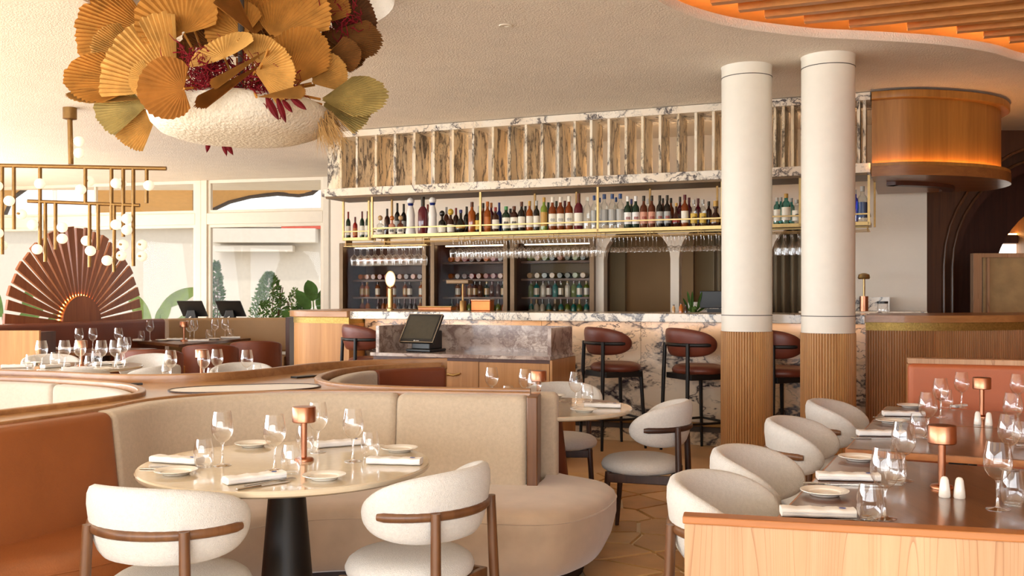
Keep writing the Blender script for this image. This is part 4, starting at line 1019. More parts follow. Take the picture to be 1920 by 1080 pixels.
# bottles ------------------------------------------------------------
def bottle_mat(name, c, rough=.08, trans=0.0):
    m, t, b = nt(name); b.inputs['Base Color'].default_value = rgba(hexc(c)); b.inputs['Roughness'].default_value = rough
    b.inputs['Coat Weight'].default_value = .3
    return m
BM = {k: bottle_mat('bottle_'+k, c) for k, c in dict(black='#17130f', green='#1f3322', amber='#96480f', whisky='#7a350f', red='#8e1c14', dark='#3a1c12', brown='#5a2a16', white='#e8e2da', navy='#1c2a6a', gold='#b88a3c', burg='#5a1420', teal='#2f8a84', lime='#76862e', blue='#2c4a78', cork='#c09868', silver='#a8a49c', cream='#e6dcc8', orange='#b8621c', rose='#c88a70', yellow='#d0a83c', lgreen='#3f8a4a').items()}
GM = {'clear': thin_glass('clear_bottle', (.93, .95, .94), .08, .8, 2.2, edge_dark=.55), 'tealg': thin_glass('teal_bottle', (.25, .62, .60), .10, .7, 2.2, edge_dark=.6), 'blueg': thin_glass('blue_bottle', (.2, .25, .75), .10, .7, 2.2, edge_dark=.6)}
def bmat(k): return BM.get(k) or GM[k]
SHAPES = {  # profile (radius, height) as fractions of body radius and total height
 'wine': [(0, 0), (.92, 0), (1, .02), (1, .58), (.85, .66), (.36, .75), (.33, .97), (.38, .97), (.38, 1), (0, 1)],
 'spirit': [(0, 0), (.93, 0), (1, .02), (1, .60), (.88, .67), (.42, .74), (.36, .80), (.36, .96), (0, .96)],
 'squat': [(0, 0), (.95, 0), (1, .03), (1, .46), (.9, .52), (.35, .60), (.32, .76), (0, .76)],
 'round': [(0, 0), (.6, 0), (.85, .06), (1, .22), (.9, .42), (.5, .56), (.28, .64), (.28, .92), (0, .92)],
 'bell': [(0, 0), (1, 0), (1, .05), (.80, .20), (.76, .42), (.82, .52), (.62, .68), (.40, .78), (.36, .84), (0, .84)],
 'slim': [(0, 0), (.95, 0), (1, .02), (1, .66), (.8, .72), (.42, .78), (.40, .97), (0, .97)],
 'decanter': [(0, 0), (.8, 0), (1, .12), (.95, .3), (.6, .48), (.3, .56), (.32, .70), (.5, .72), (.5, .78), (0, .78)],
}
CAPS = {'wine': (.40, .74, 1.0), 'spirit': (.44, .84, 1.0), 'squat': (.42, .74, 1.0), 'round': (.34, .86, 1.0), 'bell': (.62, .83, 1.0), 'slim': (.46, .86, 1.0), 'decanter': (.45, .78, 1.0)}
LABS = {'wine': (.12, .46), 'spirit': (.14, .50), 'squat': (.06, .36), 'round': (.20, .34), 'bell': (.3, .46), 'slim': (.14, .56), 'decanter': (.16, .26)}
cache = {}
def bottle(shape, col, cap, lab, h, r, s, n, z, label, group, band=None):
    key = (shape, col, cap, lab, round(h, 3), round(r, 3), band)
    if key not in cache:
        t = bar_thing('bottle', label, 'bottle', group)
        build('body', MB().lathe([(a*r, b*h) for a, b in SHAPES[shape]], 18), bmat(col), t, smooth=45)
        a, z0, z1 = CAPS[shape]
        if shape == 'bell': build('cap', MB().lathe([(0, z0*h), (.4*r, z0*h), (.66*r, z0*h+.03*h), (.72*r, .91*h), (.45*r, .97*h), (0, h)], 16), bmat(cap), t, smooth=45)
        if shape == 'bell': build('blue_collar', MB().lathe([(.37*r, .74*h), (.60*r, .83*h), (.42*r, .835*h)], 12), bmat('navy'), t, smooth=0)
        elif shape == 'squat': build('cap', MB().sphere((0, 0, .86*h), .12*h, 12, 8, 1.1), bmat(cap), t)
        elif cap: build('cap', MB().lathe([(0, z0*h), (a*r, z0*h), (a*r, z1*h), (0, z1*h)], 12), bmat(cap), t, smooth=45)
        if lab:
            l0, l1 = LABS[shape]; rr = 1.012*r*(1 if shape not in ('round', 'decanter', 'bell') else {'round': .99, 'decanter': .98, 'bell': .80}[shape])
            lb = build('label', MB().lathe([(rr, l0*h), (rr, l1*h)], 18), bmat(lab), t)
            if band:
                m = MB(); zz = (l0+l1)/2*h
                for q in range(5): a0 = -PI/2-.5+.25*q; m.add([(1.02*rr*math.cos(a0+e*.09), 1.02*rr*math.sin(a0+e*.09), zz+f*.012*(1+(q % 2)*.3)) for e, f in ((-1, -1), (1, -1), (1, 1), (-1, 1))], [(0, 1, 2, 3)])
                build('label_print', m, bmat(band), lb, smooth=0)
        cache[key] = t; o = t
    else: o = dup(cache[key])
    w_ = BW(s, n, z); o.location = w_; o.rotation_euler = (0, 0, 0); o['label'] = label; o['group'] = group
    return o
KN = {}
def rackb(px, shape, col, cap, lab, hpx, wpx, desc, n=.80, band=None, grp='bottles on the brass rack', z=ZB):
    s = S(px, n); d = BW(s, n).y; k = F/d
    bottle(shape, col, cap, lab, hpx/k, wpx/2/k, s, n, z-.004, desc, grp, band)
front_b = [
 (713, 'squat', 'clear', 'cork', 'cream', 38, 14, 'squat clear bottle with round cork, leftmost on the long rack', 'black'),
 (735, 'squat', 'rose', 'orange', 'cream', 37, 13, 'squat bottle with orange round stopper, second on the long rack', 'black'),
 (751, 'squat', 'brown', 'cork', 'cream', 37, 13, 'squat brown bottle with round cork, third on the long rack', 'black'),
 (770, 'bell', 'white', 'white', None, 70, 20, 'left white ceramic decanter with blue collar', None),
 (793, 'wine', 'burg', 'black', None, 70, 19, 'tall black and red decanter between the two ceramic ones', None),
 (811, 'bell', 'white', 'white', None, 70, 20, 'right white ceramic decanter with blue collar', None),
 (829, 'squat', 'black', 'black', 'cream', 44, 14, 'squat dark bottle with cream label right of the ceramic decanters', None),
 (845, 'squat', 'dark', 'yellow', 'cream', 47, 14, 'squat dark bottle with yellow cap and cream label', None),
 (864, 'round', 'black', 'navy', 'gold', 44, 19, 'round black cognac bottle with gold label', None),
 (885, 'spirit', 'amber', 'brown', None, 58, 15, 'amber bottle with brown cap left of the second post', None),
 (897, 'wine', 'black', 'silver', 'yellow', 50, 12, 'narrow black bottle against the second post', None),
 (914, 'spirit', 'amber', 'orange', 'orange', 58, 14, 'amber whisky bottle with orange label', None),
 (929, 'spirit', 'dark', 'red', 'cream', 47, 13, 'short dark bottle with red cap and cream label', None),
 (949, 'slim', 'green', 'lgreen', 'cream', 48, 15, 'green bottle with bright green cap and white label', 'black'),
 (964, 'slim', 'dark', 'brown', 'cream', 48, 15, 'bottle with brown cap and tall white label', 'black'),
 (978, 'spirit', 'black', 'brown', 'cream', 56, 14, 'dark bottle with white label, sixth left of the third post', None),
 (993, 'spirit', 'amber', 'gold', 'cream', 57, 13, 'amber bottle with gold cap and white label', None),
 (1006, 'spirit', 'black', 'silver', 'cream', 57, 12, 'dark bottle with silver cap and white label', None),
 (1020, 'slim', 'lime', 'gold', 'gold', 63, 13, 'green gold square bottle with slanting label', None),
 (1036, 'spirit', 'whisky', 'cream', 'cream', 63, 15, 'first of three whisky bottles with broad white labels', 'silver'),
 (1051, 'spirit', 'whisky', 'cream', 'cream', 63, 15, 'second of three whisky bottles with broad white labels', 'silver'),
 (1067, 'spirit', 'whisky', 'cream', 'cream', 64, 15, 'third of three whisky bottles with broad white labels', 'silver'),
 (1085, 'wine', 'burg', 'brown', 'cream', 69, 17, 'tall dark red bottle with narrow neck beside the white labels', None),
 (1101, 'slim', 'clear', 'clear', None, 62, 14, 'clear bottle without cap left of the third post', None),
 (1114, 'slim', 'clear', 'blue', 'silver', 64, 12, 'clear bottle with blue cap just left of the third post', None),
 (1133, 'slim', 'clear', 'blue', 'silver', 66, 15, 'first clear blue capped bottle right of the third post', None),
 (1148, 'slim', 'clear', 'blue', 'silver', 66, 15, 'second clear blue capped bottle right of the third post', None),
 (1163, 'slim', 'clear', 'blue', 'silver', 66, 15, 'third clear blue capped bottle right of the third post', None),
 (1177, 'spirit', 'green', 'white', 'white', 61, 14, 'left white rum bottle with white cap and red emblem', 'red'),
 (1192, 'spirit', 'green', 'white', 'white', 61, 14, 'right white rum bottle with white cap and red emblem', 'red'),
 (1207, 'spirit', 'brown', 'black', 'rose', 61, 14, 'left brown rum bottle with pink label', 'red'),
 (1222, 'spirit', 'brown', 'black', 'rose', 61, 14, 'right brown rum bottle with pink label', 'red'),
 (1237, 'spirit', 'black', 'black', 'silver', 61, 13, 'left black rum bottle with white banded label', 'red'),
 (1251, 'spirit', 'black', 'black', 'silver', 61, 13, 'right black rum bottle with white banded label', 'red'),
 (1268, 'round', 'dark', 'gold', 'red', 46, 15, 'short dark bottle with red label', None),
 (1284, 'spirit', 'whisky', 'burg', 'cream', 61, 14, 'amber bottle with burgundy cap and cream label', None),
 (1301, 'spirit', 'clear', 'silver', 'yellow', 51, 13, 'left clear rum bottle with yellow label', 'black'),
 (1318, 'spirit', 'clear', 'silver', 'yellow', 51, 13, 'right clear rum bottle with yellow label', 'black'),
 (1342, 'decanter', 'dark', 'gold', 'gold', 48, 21, 'dark round decanter with gold neck beside the left column', None),
 (1457, 'slim', 'tealg', 'silver', 'cream', 51, 13, 'teal gin bottle with white label next to the left column', None),
 (1474, 'slim', 'tealg', 'gold', 'cream', 58, 17, 'large teal gin bottle with gold cap between the columns', None),
 (1494, 'slim', 'clear', 'silver', 'cream', 46, 18, 'clear square gin bottle with printed label between the columns', 'black'),
 (1604, 'slim', 'blueg', 'silver', None, 62, 10, 'cobalt blue bottle right of the columns', None),
 (1617, 'slim', 'clear', 'silver', 'blue', 68, 18, 'clear bottle with blue label in the right end of the rack', None),
]
for f in front_b: rackb(f[0], f[1], f[2], f[3], f[4], f[5], f[6], f[7], .80, f[8])
for (px, zz) in ((770, 0), (811, 0)):     # blue collars belong to the ceramic decanters
    pass
rear_b = [(726, 'wine', 'dark', 'black', None, 52, 11), (745, 'wine', 'black', 'black', 'silver', 62, 11), (757, 'wine', 'black', 'black', 'silver', 60, 11), (802, 'wine', 'red', 'red', None, 58, 10), (837, 'wine', 'brown', 'silver', None, 52, 11), (855, 'wine', 'dark', 'red', None, 50, 11), (875, 'wine', 'black', 'black', None, 52, 12), (906, 'spirit', 'whisky', 'black', None, 58, 11), (921, 'spirit', 'burg', 'orange', None, 58, 12), (936, 'wine', 'navy', 'navy', None, 58, 11), (957, 'spirit', 'dark', 'black', None, 46, 12), (985, 'spirit', 'dark', 'black', None, 50, 12), (1028, 'spirit', 'green', 'green', None, 56, 12), (1043, 'spirit', 'dark', 'green', None, 58, 12), (1059, 'spirit', 'burg', 'burg', None, 58, 12),
          (1124, 'slim', 'clear', 'blue', None, 62, 11), (1155, 'slim', 'clear', 'blue', None, 62, 11), (1184, 'spirit', 'green', 'navy', None, 58, 11), (1214, 'spirit', 'clear', 'white', None, 58, 11), (1243, 'spirit', 'brown', 'black', None, 58, 11), (1258, 'spirit', 'whisky', 'black', None, 58, 12), (1275, 'spirit', 'burg', 'black', None, 60, 11), (1292, 'spirit', 'burg', 'burg', None, 58, 12), (1309, 'spirit', 'burg', 'burg', None, 56, 12), (1329, 'spirit', 'dark', 'black', None, 50, 12), (1464, 'slim', 'tealg', 'silver', None, 54, 12), (1484, 'slim', 'tealg', 'silver', None, 52, 12)]
cn = {'wine': 'long necked', 'spirit': 'straight sided', 'slim': 'square shouldered'}
for i, f in enumerate(rear_b):
    near_lab = min(front_b, key=lambda q: abs(q[0]-f[0]))[7]
    rackb(f[0], f[1], f[2], f[3], f[4], f[5], f[6], (f'{cn[f[1]]} bottle in the rear row, ' + ORD[i % 20] + (' from the left' if i < 20 else ' counting after the twentieth')), 1.0)
for px, shape, col, cap, lab, h, w_, d in ((653, 'wine', 'green', 'red', 'cream', 50, 9, 'green wine bottle leftmost in the short rack'), (666, 'wine', 'red', 'burg', 'orange', 40, 9, 'red aperitif bottle in the short rack'), (679, 'wine', 'green', 'burg', 'cream', 50, 9, 'left of two green bottles at the right of the short rack'), (689, 'wine', 'green', 'burg', 'cream', 50, 8, 'right of two green bottles at the right of the short rack')):
    rackb(px, shape, col, cap, lab, h, w_, d, 1.18, None, 'bottles in the short rack')

# upside-down stemmed glasses ---------------------------------------
def make_hang(kind):
    def f():
        t = thing('hanging_glass', None, 'glass')
        if kind == 'wine': pr = [(.034, 0), (.033, -.003), (.006, -.010), (.0045, -.03), (.0045, -.085), (.015, -.095), (.032, -.108), (.042, -.130), (.041, -.160), (.034, -.205)]
        elif kind == 'coupe': pr = [(.036, 0), (.034, -.003), (.006, -.010), (.0045, -.03), (.0045, -.105), (.012, -.112), (.036, -.122), (.047, -.140), (.049, -.165)]
        else: pr = [(.030, 0), (.028, -.003), (.006, -.010), (.0045, -.03), (.0045, -.09), (.010, -.10), (.022, -.13), (.026, -.16), (.024, -.22)]
        build('glass_body', MB().lathe(pr, 16), M['glass'], t, smooth=70); return t
    return Proto(f)
HG = {k: make_hang(k) for k in ('wine', 'coupe', 'flute')}
def hang(px0, px1, count, kind, ns, label, group, z=ZB-.078, scale=1.0):
    for n in ns:
        for i in range(count):
            s = S(px0, ns[0])+(S(px1, ns[0])-S(px0, ns[0]))*(i+.5)/count
            HG[kind].at(BW(s, n, z), 0, f'{ORD[i]} {label}, {("front", "middle", "rear")[ns.index(n)] if len(ns) > 2 else ("front", "rear")[ns.index(n)]} row', group, scale)
hang(842, 1122, 17, 'wine', (.77, .93, 1.09), 'wine glass from the left hanging in the long middle cluster', 'hanging wine glasses, middle')
hang(1138, 1232, 6, 'coupe', (.77, .93), 'coupe from the left hanging right of the third rack post', 'hanging coupes, right')
hang(1238, 1350, 8, 'coupe', (.77, .93), 'coupe from the left hanging next to the left column', 'hanging coupes beside the column')
hang(1450, 1503, 4, 'flute', (.77, .93), 'flute from the left hanging between the columns', 'hanging flutes')
hang(658, 792, 10, 'wine', (1.15, 1.28), 'large wine glass from the left hanging at the rack end', 'hanging wine glasses, left', ZB-.105, 1.15)
t = bar_thing('glass_hanger', 'low brass glass hanger under the left end of the bottle rack', 'rack')
a, b = S(645, 1.15), S(800, 1.15)
for n in (1.15, 1.28): build('rail', MB().box(((a+b)/2, n, ZB-.102), (b-a, .008, .008)), M['brass'], t, smooth=0)
for s in (a+.03, (a+b)/2, b-.03): build('stay', MB().box((s, 1.215, ZB-.06), (.008, .14, .09)), M['brass_dark'], t, smooth=0)

# ------------------------------------------------------------------ wine cabinets behind the bar
cabn = ('left', 'middle', 'right')
rnd = random.Random(11)
for i, (a, b) in enumerate(WIN):
    lab = ('left glazed wine cabinet behind the bar, nearest the windows', 'middle glazed wine cabinet behind the bar', 'right glazed wine cabinet behind the bar, next to the arches')[i]
    t = bar_thing('wine_cabinet', lab, 'cabinet')
    for (x0, x1, z0, z1) in ((a, a+.06, .9, 2.12), (b-.06, b, .9, 2.12), (a+.06, b-.06, .9, .96), (a+.06, b-.06, 2.06, 2.12)):
        build('frame', MB().box(((x0+x1)/2, NB-.02, (z0+z1)/2), (x1-x0, .10, z1-z0)), M['bronze'], t, smooth=0, bevel=.004)
    build('pane', MB().box(((a+b)/2, NB, 1.51), (b-a-.12, .008, 1.10)), M['pane_dark'], t, smooth=0)
    for z in (1.07, 1.36, 1.60, 1.83): build('shelf', MB().box(((a+b)/2, 3.0, z), (b-a-.1, .40, .025)), M['walnut'], t, smooth=0)
    build('back', MB().box(((a+b)/2, 3.25, 1.5), (b-a, .03, 1.3)), M['mahogany'] if i < 2 else M['wall_olive'], t, smooth=0)
    build('side', MB().box((a+.01, 2.95, 1.5), (.02, .55, 1.3)), M['mahogany'], t, smooth=0)
    build('side', MB().box((b-.01, 2.95, 1.5), (.02, .55, 1.3)), M['mahogany'], t, smooth=0)
    build('fill_bar', MB().box(((a+b)/2, 2.80, 2.06), (b-a-.2, .02, .015)), lamp_mat('cabinet_fill%d' % i, (1, .75, .5), (9.0, 9.0, 8.0)[i]), t, smooth=0)  # glowing bar added to light the cabinet inside
    cols = (('amber', 'orange'), ('whisky', 'amber'), ('lime', 'clear'))[i]
    for zi, z in enumerate((1.083, 1.373)):
        m = int((b-a-.2)/.085)
        for k in range(m):
            c = rnd.choice(('amber', 'orange', 'dark', 'amber') if i == 0 else ('green', 'lime', 'amber', 'brown') if i == 1 else ('lime', 'clear', 'teal', 'cream', 'brown'))
            if rnd.random() < .12: continue
            bottle('wine' if zi == 0 else 'slim', c, rnd.choice(('black', 'gold', 'burg')), rnd.choice(('cream', 'gold', None)), (.27, .21)[zi], .036, a+.14+k*.085, 2.92+rnd.uniform(-.02, .02), z,
                   f'{ORD[k]} place, {c} bottle on the {("lower", "middle", "upper")[zi]} shelf of the {cabn[i]} wine cabinet', f'bottles in the {cabn[i]} wine cabinet')
    m = int((b-a-.2)/.105)
    for zi, z in enumerate((1.655, 1.885)):
        for k in range(m):
            c = rnd.choice(('amber', 'orange', 'red', 'brown') if i < 2 else ('green', 'amber', 'gold', 'lime'))
            q = BW(a+.15+k*.105, 2.84, z); bt = thing('bottle', f'{ORD[k]} {c} bottle lying end-on, {("lower", "upper")[zi]} tier of the {cabn[i]} wine cabinet', 'bottle', q, -BETA, f'lying bottles in the {cabn[i]} wine cabinet')
            if (c, 'lie') not in cache:
                mb_ = MB().lathe([(a_*.037, b_*.28) for a_, b_ in SHAPES['wine']], 16); swap(mb_, lambda x, y, z_: (x, z_, y)); cache[(c, 'lie')] = build('body', mb_, bmat(c), bt, smooth=45)
                mb_ = MB().lathe([(0, .262), (.015, .262), (.015, .284), (0, .284)], 10); swap(mb_, lambda x, y, z_: (x, z_, y)); cache[(c, 'cap')] = build('cap', mb_, bmat('gold'), bt, smooth=45)
            else:
                for kk in ('lie', 'cap'): o_ = cache[(c, kk)].copy(); COL.objects.link(o_); o_.parent = bt
    # labelled the same where nothing in the picture tells them apart

# small things on the counters --------------------------------------
def lathe_thing(name, label, cat, loc, parts, n=24):
    t = thing(name, label, cat, loc)
    for nm, pr, mt in parts: build(nm, MB().lathe(pr, n), M[mt] if isinstance(mt, str) else mt, t, smooth=45)
    return t
q = BW(S(732, .3), .3, 1.23)
t = lathe_thing('beer_tap', 'brass beer tap tower with round cream badge on the bar', 'tap', q, [('tower', [(0, 0), (.04, 0), (.04, .02), (.028, .03), (.028, .24), (0, .25)], 'brass'), ('neck', [(0, .25), (.008, .25), (.008, .28), (0, .28)], 'brass')])
bd_ = MB().lathe([(0, 0), (.058, 0), (.06, .01), (.058, .02), (0, .02)], 28, (0, 0, 0), 1, 1.35); swap(bd_, lambda x, y, z: (x*.85, -z+.01, y+.345)); build('badge', bd_, M['porcelain'], t, smooth=45)
bd_ = MB().lathe([(.056, -.004), (.066, -.004), (.066, .016), (.056, .016)], 28, (0, 0, 0), 1, 1.35); swap(bd_, lambda x, y, z: (x*.85, -z+.008, y+.345)); build('badge_ring', bd_, M['brass'], t, smooth=45)
q = BW(S(868, .3), .3, 1.23); t = thing('bar_lamp', 'brass bar lamp with flat rectangular shade behind the order screen', 'lamp', q, -BETA)
build('base', MB().lathe([(0, 0), (.036, 0), (.036, .10), (.03, .11), (0, .11)], 24), M['brass_dark'], t); build('stem', MB().tube([(0, 0, .10), (0, 0, .29)], .010, 8), M['brass_dark'], t)
build('shade', MB().box((-.04, 0, .31), (.26, .12, .045)), M['bronze'], t, smooth=0, bevel=.008)
q = BW(S(905, .42), .42, 1.23); t = thing('copper_box', 'orange copper box standing on the bar below the middle wine cabinet', 'box', q, -BETA)
build('body', MB().box((0, 0, .055), (.22, .12, .11)), plain('orange_copper', '#b8622a', .3, .6, .15, 8), t, smooth=0, bevel=.008); build('lid', MB().box((0, 0, .115), (.225, .125, .014)), M['copper'], t, smooth=0, bevel=.004)
q = BW(S(820, .42), .42, 1.23); t = thing('copper_box', 'low orange tray beside the order screen on the bar', 'tray', q, -BETA)
build('body', MB().box((0, 0, .02), (.40, .14, .04)), plain('orange_lacquer', '#b0641f', .3, .2, .1, 8), t, smooth=0, bevel=.008); build('rim', MB().box((0, 0, .044), (.41, .15, .008)), M['brass_dark'], t, smooth=0)
q = BW(S(1620, 2.1), 2.1, 1.226); lathe_thing('counter_lamp', 'small brass mushroom lamp on the right back counter', 'lamp', q, [('base', [(0, 0), (.045, 0), (.045, .16), (0, .16)], 'copper'), ('stem', [(.012, .16), (.012, .36), (0, .36)], 'brass'), ('shade', [(0, .345), (.055, .345), (.065, .36), (.055, .395), (.02, .41), (0, .41)], 'brass')])
q = BW(S(1655, .35), .35, 1.232); q = Vector((q.x, q.y, 1.232)); 
lathe_thing('glass_jar', 'clear jar with black lid on the counter right of the columns', 'jar', q, [('jar', [(0, 0), (.042, 0), (.045, .01), (.045, .085), (.04, .09)], 'glass'), ('lid', [(0, .09), (.047, .09), (.047, .11), (0, .11)], 'black')])
for (px, h, r, mt, lab) in ((1263, .075, .016, 'cork', 'small tan jar on the bar left of the sauce bottle'), (1277, .09, .020, 'orange', 'small orange sauce bottle on the bar near the left column'), (1286, .075, .014, 'dark', 'small dark bitters bottle on the bar near the left column')):
    q = BW(S(px, .2), .2, 1.231); lathe_thing('condiment_jar', lab, 'jar', q, [('jar', [(0, 0), (r, 0), (r, h*.6), (r*.5, h*.75), (r*.5, h*.9), (0, h*.9)], BM[mt]), ('lid', [(0, h*.9), (r*.6, h*.9), (r*.6, h), (0, h)], 'black')], 16)
q = BW(S(1340, 2.3), 2.3, 1.196); t = thing('laptop', 'black screen seen from behind on the back counter by the left column', 'screen', q, -BETA)
build('screen', MB().box((0, 0, .15), (.34, .02, .20)), M['black'], t, smooth=0, bevel=.006); build('foot', MB().box((0, .03, .02), (.16, .14, .04)), M['black'], t, smooth=0)
paddle_plant('potted_plant', 'small dark spiky plant on the back counter below the second arch', BW(S(1298, 2.35), 2.35, 1.19), [(-.05, .02, .20, -.4, .016), (0, .02, .28, .05, .016), (.05, .02, .2, .5, .016), (-.02, .05, .24, -.15, .016), (.03, .04, .25, .25, .016), (.07, .0, .14, .9, .014)], 'leaf_b', 9)

# ------------------------------------------------------------------ bar stools
stool = Proto(lambda: make_chair('bar_stool', 'stool', 'leather_red', 'black_metal', .31, True))
for (x, y, a, lab) in ((-1.42, 9.62, -60, 'oxblood bar stool mostly hidden behind the drawer cabinet'), (.95, 8.88, -66, 'oxblood leather bar stool right of the drawer cabinet'),
                       (1.66, 8.60, -66, 'oxblood leather bar stool just left of the white columns'), (2.33, 8.33, -66, 'oxblood leather bar stool seen between the two columns')):
    stool.at((x, y, 0), R(a), lab, 'bar stools')

# ------------------------------------------------------------------ drawer cabinet with marble surround and order screen
c0 = Vector((-1.22, 8.38)); t = thing('drawer_cabinet', 'light timber service cabinet with brass twig handles and grey marble surround', 'cabinet', (c0.x, c0.y, 0), -R(21.4))
CLn = 1.64; OK = 'cab'
M['cab'] = wood('cabinet_timber', '#a8743f', '#c28d56', 'z', .8, .4, coat=.15, ring=.3)
build('carcass', MB().box((CLn/2, .32, .46), (CLn, .60, .82)), M['mahogany'], t, smooth=0)
build('plinth', MB().box((CLn/2, .33, .025), (CLn-.06, .52, .05)), M['plinth'], t, smooth=0)
def handle(par, pts, nm='handle'): build(nm, MB().tube(pts, .009, 6), M['brass'], par)
d1 = build('door', MB().box((.25, .01, .45), (.49, .02, .78)), M['cab'], t, smooth=0, bevel=.002)
handle(d1, [(.485, -.005, .72), (.47, -.03, .69), (.49, -.035, .65), (.465, -.03, .60), (.485, -.005, .57)])
for (z0, z1) in ((.61, .845), (.34, .605), (.065, .335)):
    dr = build('drawer', MB().box((.76, .01, (z0+z1)/2), (.50, .02, z1-z0-.006)), M['cab'], t, smooth=0, bevel=.002); zc = (z0+z1)/2
    handle(dr, [(.68, -.005, zc+.015), (.71, -.03, zc-.005), (.75, -.035, zc+.006), (.79, -.03, zc-.004), (.84, -.005, zc+.012)]); handle(dr, [(.69, -.02, zc-.004), (.72, -.03, zc+.012)], 'twig')
d2 = build('door', MB().box((1.325, .01, .45), (.62, .02, .78)), M['cab'], t, smooth=0, bevel=.002)
handle(d2, [(1.05, -.005, .60), (1.06, -.03, .57), (1.045, -.035, .53), (1.06, -.005, .48)])
build('side_panel', MB().box((CLn+.01, .31, .46), (.02, .62, .82)), M['cab'], t, smooth=0)
build('marble_top', MB().box((CLn/2, .30, .885), (CLn+.02, .64, .03)), M['marble_pos'], t, smooth=0, bevel=.003)
build('marble_back', MB().box((CLn/2, .58, 1.015), (CLn-.03, .03, .23)), M['marble_pos'], t, smooth=0)
for x in (.035, CLn-.015): build('marble_wing', MB().box((x, .31, 1.015), (.03, .56, .23)), M['marble_pos'], t, smooth=0)
def pos_terminal(name, label, loc, yaw, tilt, w_=.37, h=.29, lift=.20):
    t = thing(name, label, 'screen', loc, yaw)
    ct, st = math.cos(tilt), math.sin(tilt)
    def tf(x, y, z): return (x, y*ct+z*st, lift-y*st*-1*0+z*ct+(-y*st if True else 0))
    b = MB().box((0, 0, 0), (w_, .028, h)); swap(b, lambda x, y, z: (x, y*ct+z*st, lift+z*ct-y*st)); build('housing', b, M['black'], t, smooth=0, bevel=.006)
    b = MB().box((0, -.0150, .006), (w_-.05, .002, h-.06)); swap(b, lambda x, y, z: (x, y*ct+z*st, lift+z*ct-y*st)); sc = build('screen', b, plain('dark_screen', '#3a362c', .25, var=.1, scale=30), t, smooth=0)
    fr = MB()
    for c, s in (((0, -.0145, h/2-.004), (w_, .003, .006)), ((0, -.0145, -h/2+.004), (w_, .003, .006)), ((-w_/2+.003, -.0145, 0), (.006, .003, h)), ((w_/2-.003, -.0145, 0), (.006, .003, h))): fr.box(c, s)
    swap(fr, lambda x, y, z: (x, y*ct+z*st, lift+z*ct-y*st)); build('bezel_edge', fr, M['steel'], t, smooth=0)
    lg = MB().lathe([(0, 0), (.006, 0), (.006, .001), (0, .001)], 10)
    swap(lg, lambda x, y, z: (x-.02, (-.0155-z)*ct+(y-h/2+.017)*st, lift+(y-h/2+.017)*ct-(-.0155-z)*st))
    for k in range(5):
        b = MB().box((-.004+.008*k, -.0155, -h/2+.017), (.005, .001, .005)); swap(b, lambda x, y, z: (x, y*ct+z*st, lift+z*ct-y*st)); lg.add(b.v, b.f)
    build('maker_mark', lg, M['porcelain'], t, smooth=0)
    build('stand', MB().prism([(-.09, -.03), (.11, -.03), (.11, .16), (-.09, .16)], .02, lift*.92), M['black'], t, smooth=0, bevel=.01)
    build('foot', MB().box((.01, .05, .0125), (.27, .24, .025)), M['black'], t, smooth=0, bevel=.008)
    return t
ca, sa = math.cos(-R(21.4)), math.sin(-R(21.4))
q = c0+Vector((.36*ca-.24*sa, .36*sa+.24*ca))
pos_terminal('order_terminal', 'black touch screen order terminal tilted back on the marble cabinet', (q.x, q.y, .901), -R(32), R(32))
# ------------------------------------------------------------------ far left: banquettes, sunburst screen, tables
t = thing('banquette', 'long dark brown leather banquette below the sunburst screen', 'banquette', (-5.7, 12.6, 0))
lp = [(-6.12, 10.95), (-6.02, 11.3), (-5.62, 12.75), (-5.22, 14.2)]
build('backrest', MB().sweep([(p[0], p[1]) for p in lp], rrect(-.10, .06, .45, 1.05, .05, lean=-.0)), M['leather_dark'], t, world=True)
build('seat', MB().sweep([(p[0], p[1]) for p in lp], rrect(-.60, -.10, .10, .46, .05)), M['leather_dark'], t, world=True)
t = thing('banquette', 'beige leather banquette with timber end, below the two order screens', 'banquette', (-4.3, 14.7, 0))
bp = catmull([(-5.20, 14.28), (-4.9, 14.75), (-4.3, 15.0), (-3.46, 15.05)], 8)
build('backrest', MB().sweep([(p.x, p.y) for p in bp], rrect(-.14, .04, .52, 1.045, .05)), M['leather_beige'], t, world=True)
build('seat', MB().sweep([(p.x, p.y) for p in bp], rrect(-.60, .0, .08, .47, .05)), M['leather_beige'], t, world=True)
build('end_panel', MB().box((-3.40, 14.85, .53), (.06, .62, 1.06)), M['mahogany'], t, world=True, smooth=0)
t = thing('service_counter', 'white service counter behind the beige banquette', 'counter', (-4.6, 15.35, 0)); build('body', MB().box((0, 0, .48), (1.9, .36, .96)), M['white_frame'], t, smooth=0); build('top', MB().box((0, 0, .975), (1.94, .38, .03)), M['white_frame'], t, smooth=0)
for px, lab in ((361, 'left of two black order screens seen from behind, before the window post'), (433, 'right of two black order screens seen from behind, below the slim shrub')):
    q = P(px, 594, 15.35); t = thing('order_terminal', lab, 'screen', (q.x, q.y, .99), 0)
    m = MB().box((0, 0, 0), (.40, .04, .30)); swap(m, lambda x, y, z: (x+.0+(-.32)*(z)*1.0*.6, y-.5*z, .19+.85*z)); build('housing', m, M['black'], t, smooth=0, bevel=.01)
    build('stand', MB().box((-.02, .02, .085), (.20, .12, .17), 0, .6), M['black'], t, smooth=0, bevel=.01); build('foot', MB().box((-.02, .0, .01), (.26, .20, .02)), M['black'], t, smooth=0)
    mk = MB()
    for k in range(3): mk.box((-.03+.012*k, -.066, .05+.006*k), (.010, .002, .018))
    build('maker_mark', mk, M['porcelain'], t, smooth=0)
